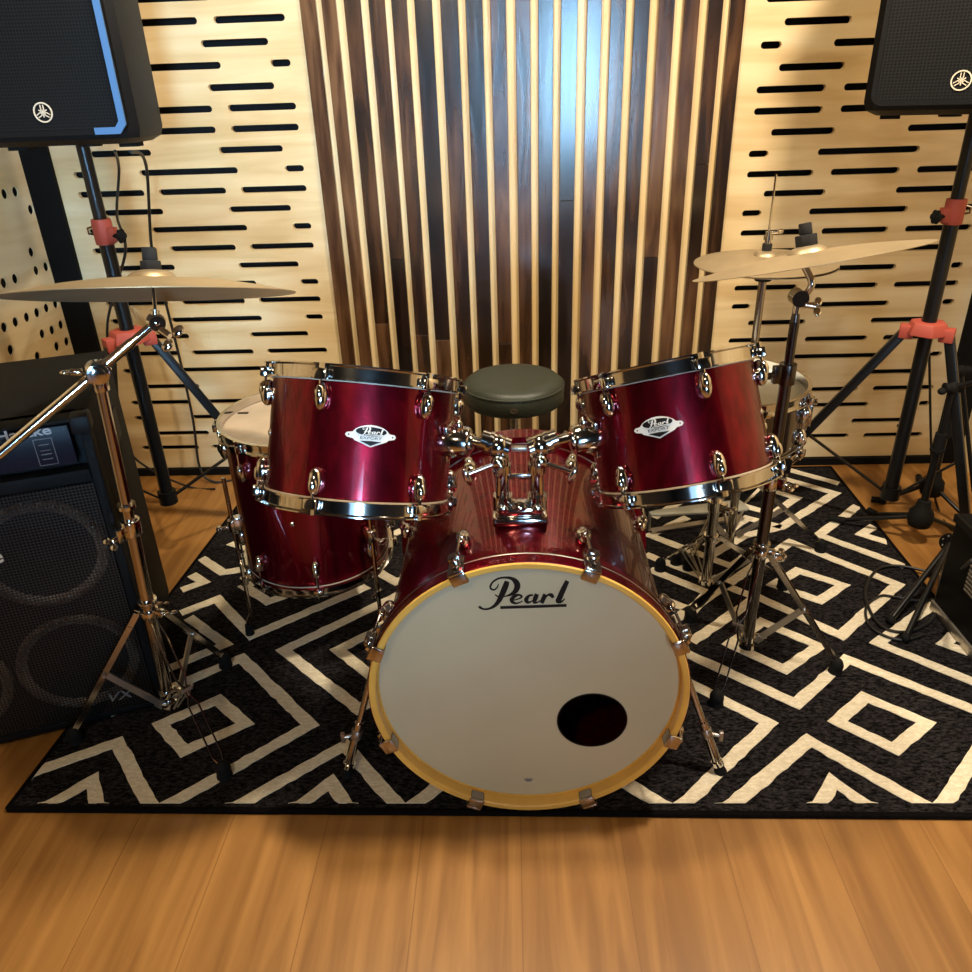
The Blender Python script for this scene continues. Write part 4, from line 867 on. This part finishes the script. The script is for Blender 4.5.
# black folding stand leaning by the case
es = thing('folding_stand', 'low black folding stand with round hinge plate, beside the equipment case', 'stand', (1.10, 1.66, Z0))
hg_ = gz(950, 543, .145); e1 = gz(936, 608, Z0+.004); b = MB()
b.bar(e1, hg_, .016, .006, (0, 1, 0)); b.build('flat_bar', M['dkgrey'] if 'dkgrey' in M else M['dkmetal'], es)
b = MB(); dn = (CAM-hg_); dn = V((-.7, -.7, .15)).normalized(); b.cyl(hg_-dn*.006, hg_+dn*.006, .026, n=32)
b.build('hinge_plate', M['blackpl'], es, bevel=.002)
R = frame(dn); b = MB()
for i in range(7): a = 2*PI*i/7; b.ell(hg_+dn*.006+R@V((.018*math.cos(a), .020*math.sin(a), 0)), (.0025, .0025, .0015), R)
b.ell(hg_+dn*.006, (.004, .004, .002), R); b.build('rivet', M['steel'], es)
for e2 in (gz(890, 622, Z0+.004), gz(905, 640, Z0+.004), gz(930, 575, .004)):
    b = MB(); b.cyl(hg_, e2+V((0, 0, .006)), .0075, n=12); l = b.build('leg', M['blktube'], es); MB().ell(e2+V((0, 0, .008)), (.012, .012, .011)).build('rubber_foot', M['rubber'], l)

# ------------------------------------------------------------------ cables
def cable(pts, r, label, loc=None):
    o = MB().tube(pts, r, 8, 8).build('cable', M['cable']); setorigin(o, pts[0]); return tag(o, label, 'cable')
sp0 = V((PL[0]+.07, PL[1]+.10, 1.165))
cable([sp0, aty(146, 165, 2.35), aty(152, 250, 2.45), aty(165, 300, 2.52), aty(180, 360, 2.54), aty(193, 420, 2.54), aty(200, 468, 2.53), gz(215, 482, .006), gz(245, 478, .006), gz(275, 478, .012)], .0045, 'black cable hanging from the left loudspeaker down the slotted wall')
cable([V((PL[0]+.03, PL[1]+.10, 1.168)), aty(119, 170, 2.30), aty(117, 215, 2.28), V((PL[0]+.032, PL[1]+.03, .93)), aty(112, 300, 2.20), aty(108, 345, 2.22), aty(125, 440, 2.36), aty(148, 468, 2.40), gz(190, 487, .006), gz(215, 489, .006)], .0038, 'thin black cable running down beside the left speaker stand')
zc1 = Z0+.006
cable([gz(972, 560, .3), gz(948, 578, .02), gz(925, 571, zc1), gz(900, 566, zc1), gz(880, 568, zc1), gz(868, 582, zc1), gz(866, 600, zc1), gz(880, 625, zc1), gz(905, 632, zc1), gz(930, 622, zc1), gz(938, 606, zc1)], .004, 'black cable looped on the rug beside the folding stand')
cable([gz(935, 600, zc1), gz(915, 600, zc1), gz(895, 597, zc1), gz(880, 596, zc1), gz(866, 608, zc1), gz(872, 628, zc1), gz(900, 640, zc1), gz(926, 634, zc1)], .0034, 'second thinner black cable looped on the rug at right')
cable([V((PR[0]+.02, PR[1]+.02, .62)), aty(932, 470, 2.2), gz(938, 508, .006), gz(950, 528, .006), gz(968, 536, .006)], .0038, 'black cable dropping to the floor by the right speaker stand')
GR = {'rack_tom': 'rack toms over the bass drum', 'crash_cymbal': 'crash cymbals', 'hi_hat_cymbal': 'hi-hat cymbals', 'speaker_stand': 'speaker stands', 'loudspeaker': 'loudspeakers on stands', 'microphone_stand': 'microphone stands', 'cable': 'black cables', 'cymbal_topper': 'cymbal toppers'}
for o in bpy.data.objects:
    k_ = o.name.split('.')[0]
    if o.parent is None and k_ in GR: o['group'] = GR[k_]
for o in bpy.data.objects:
    if '_o' in o: del o['_o']
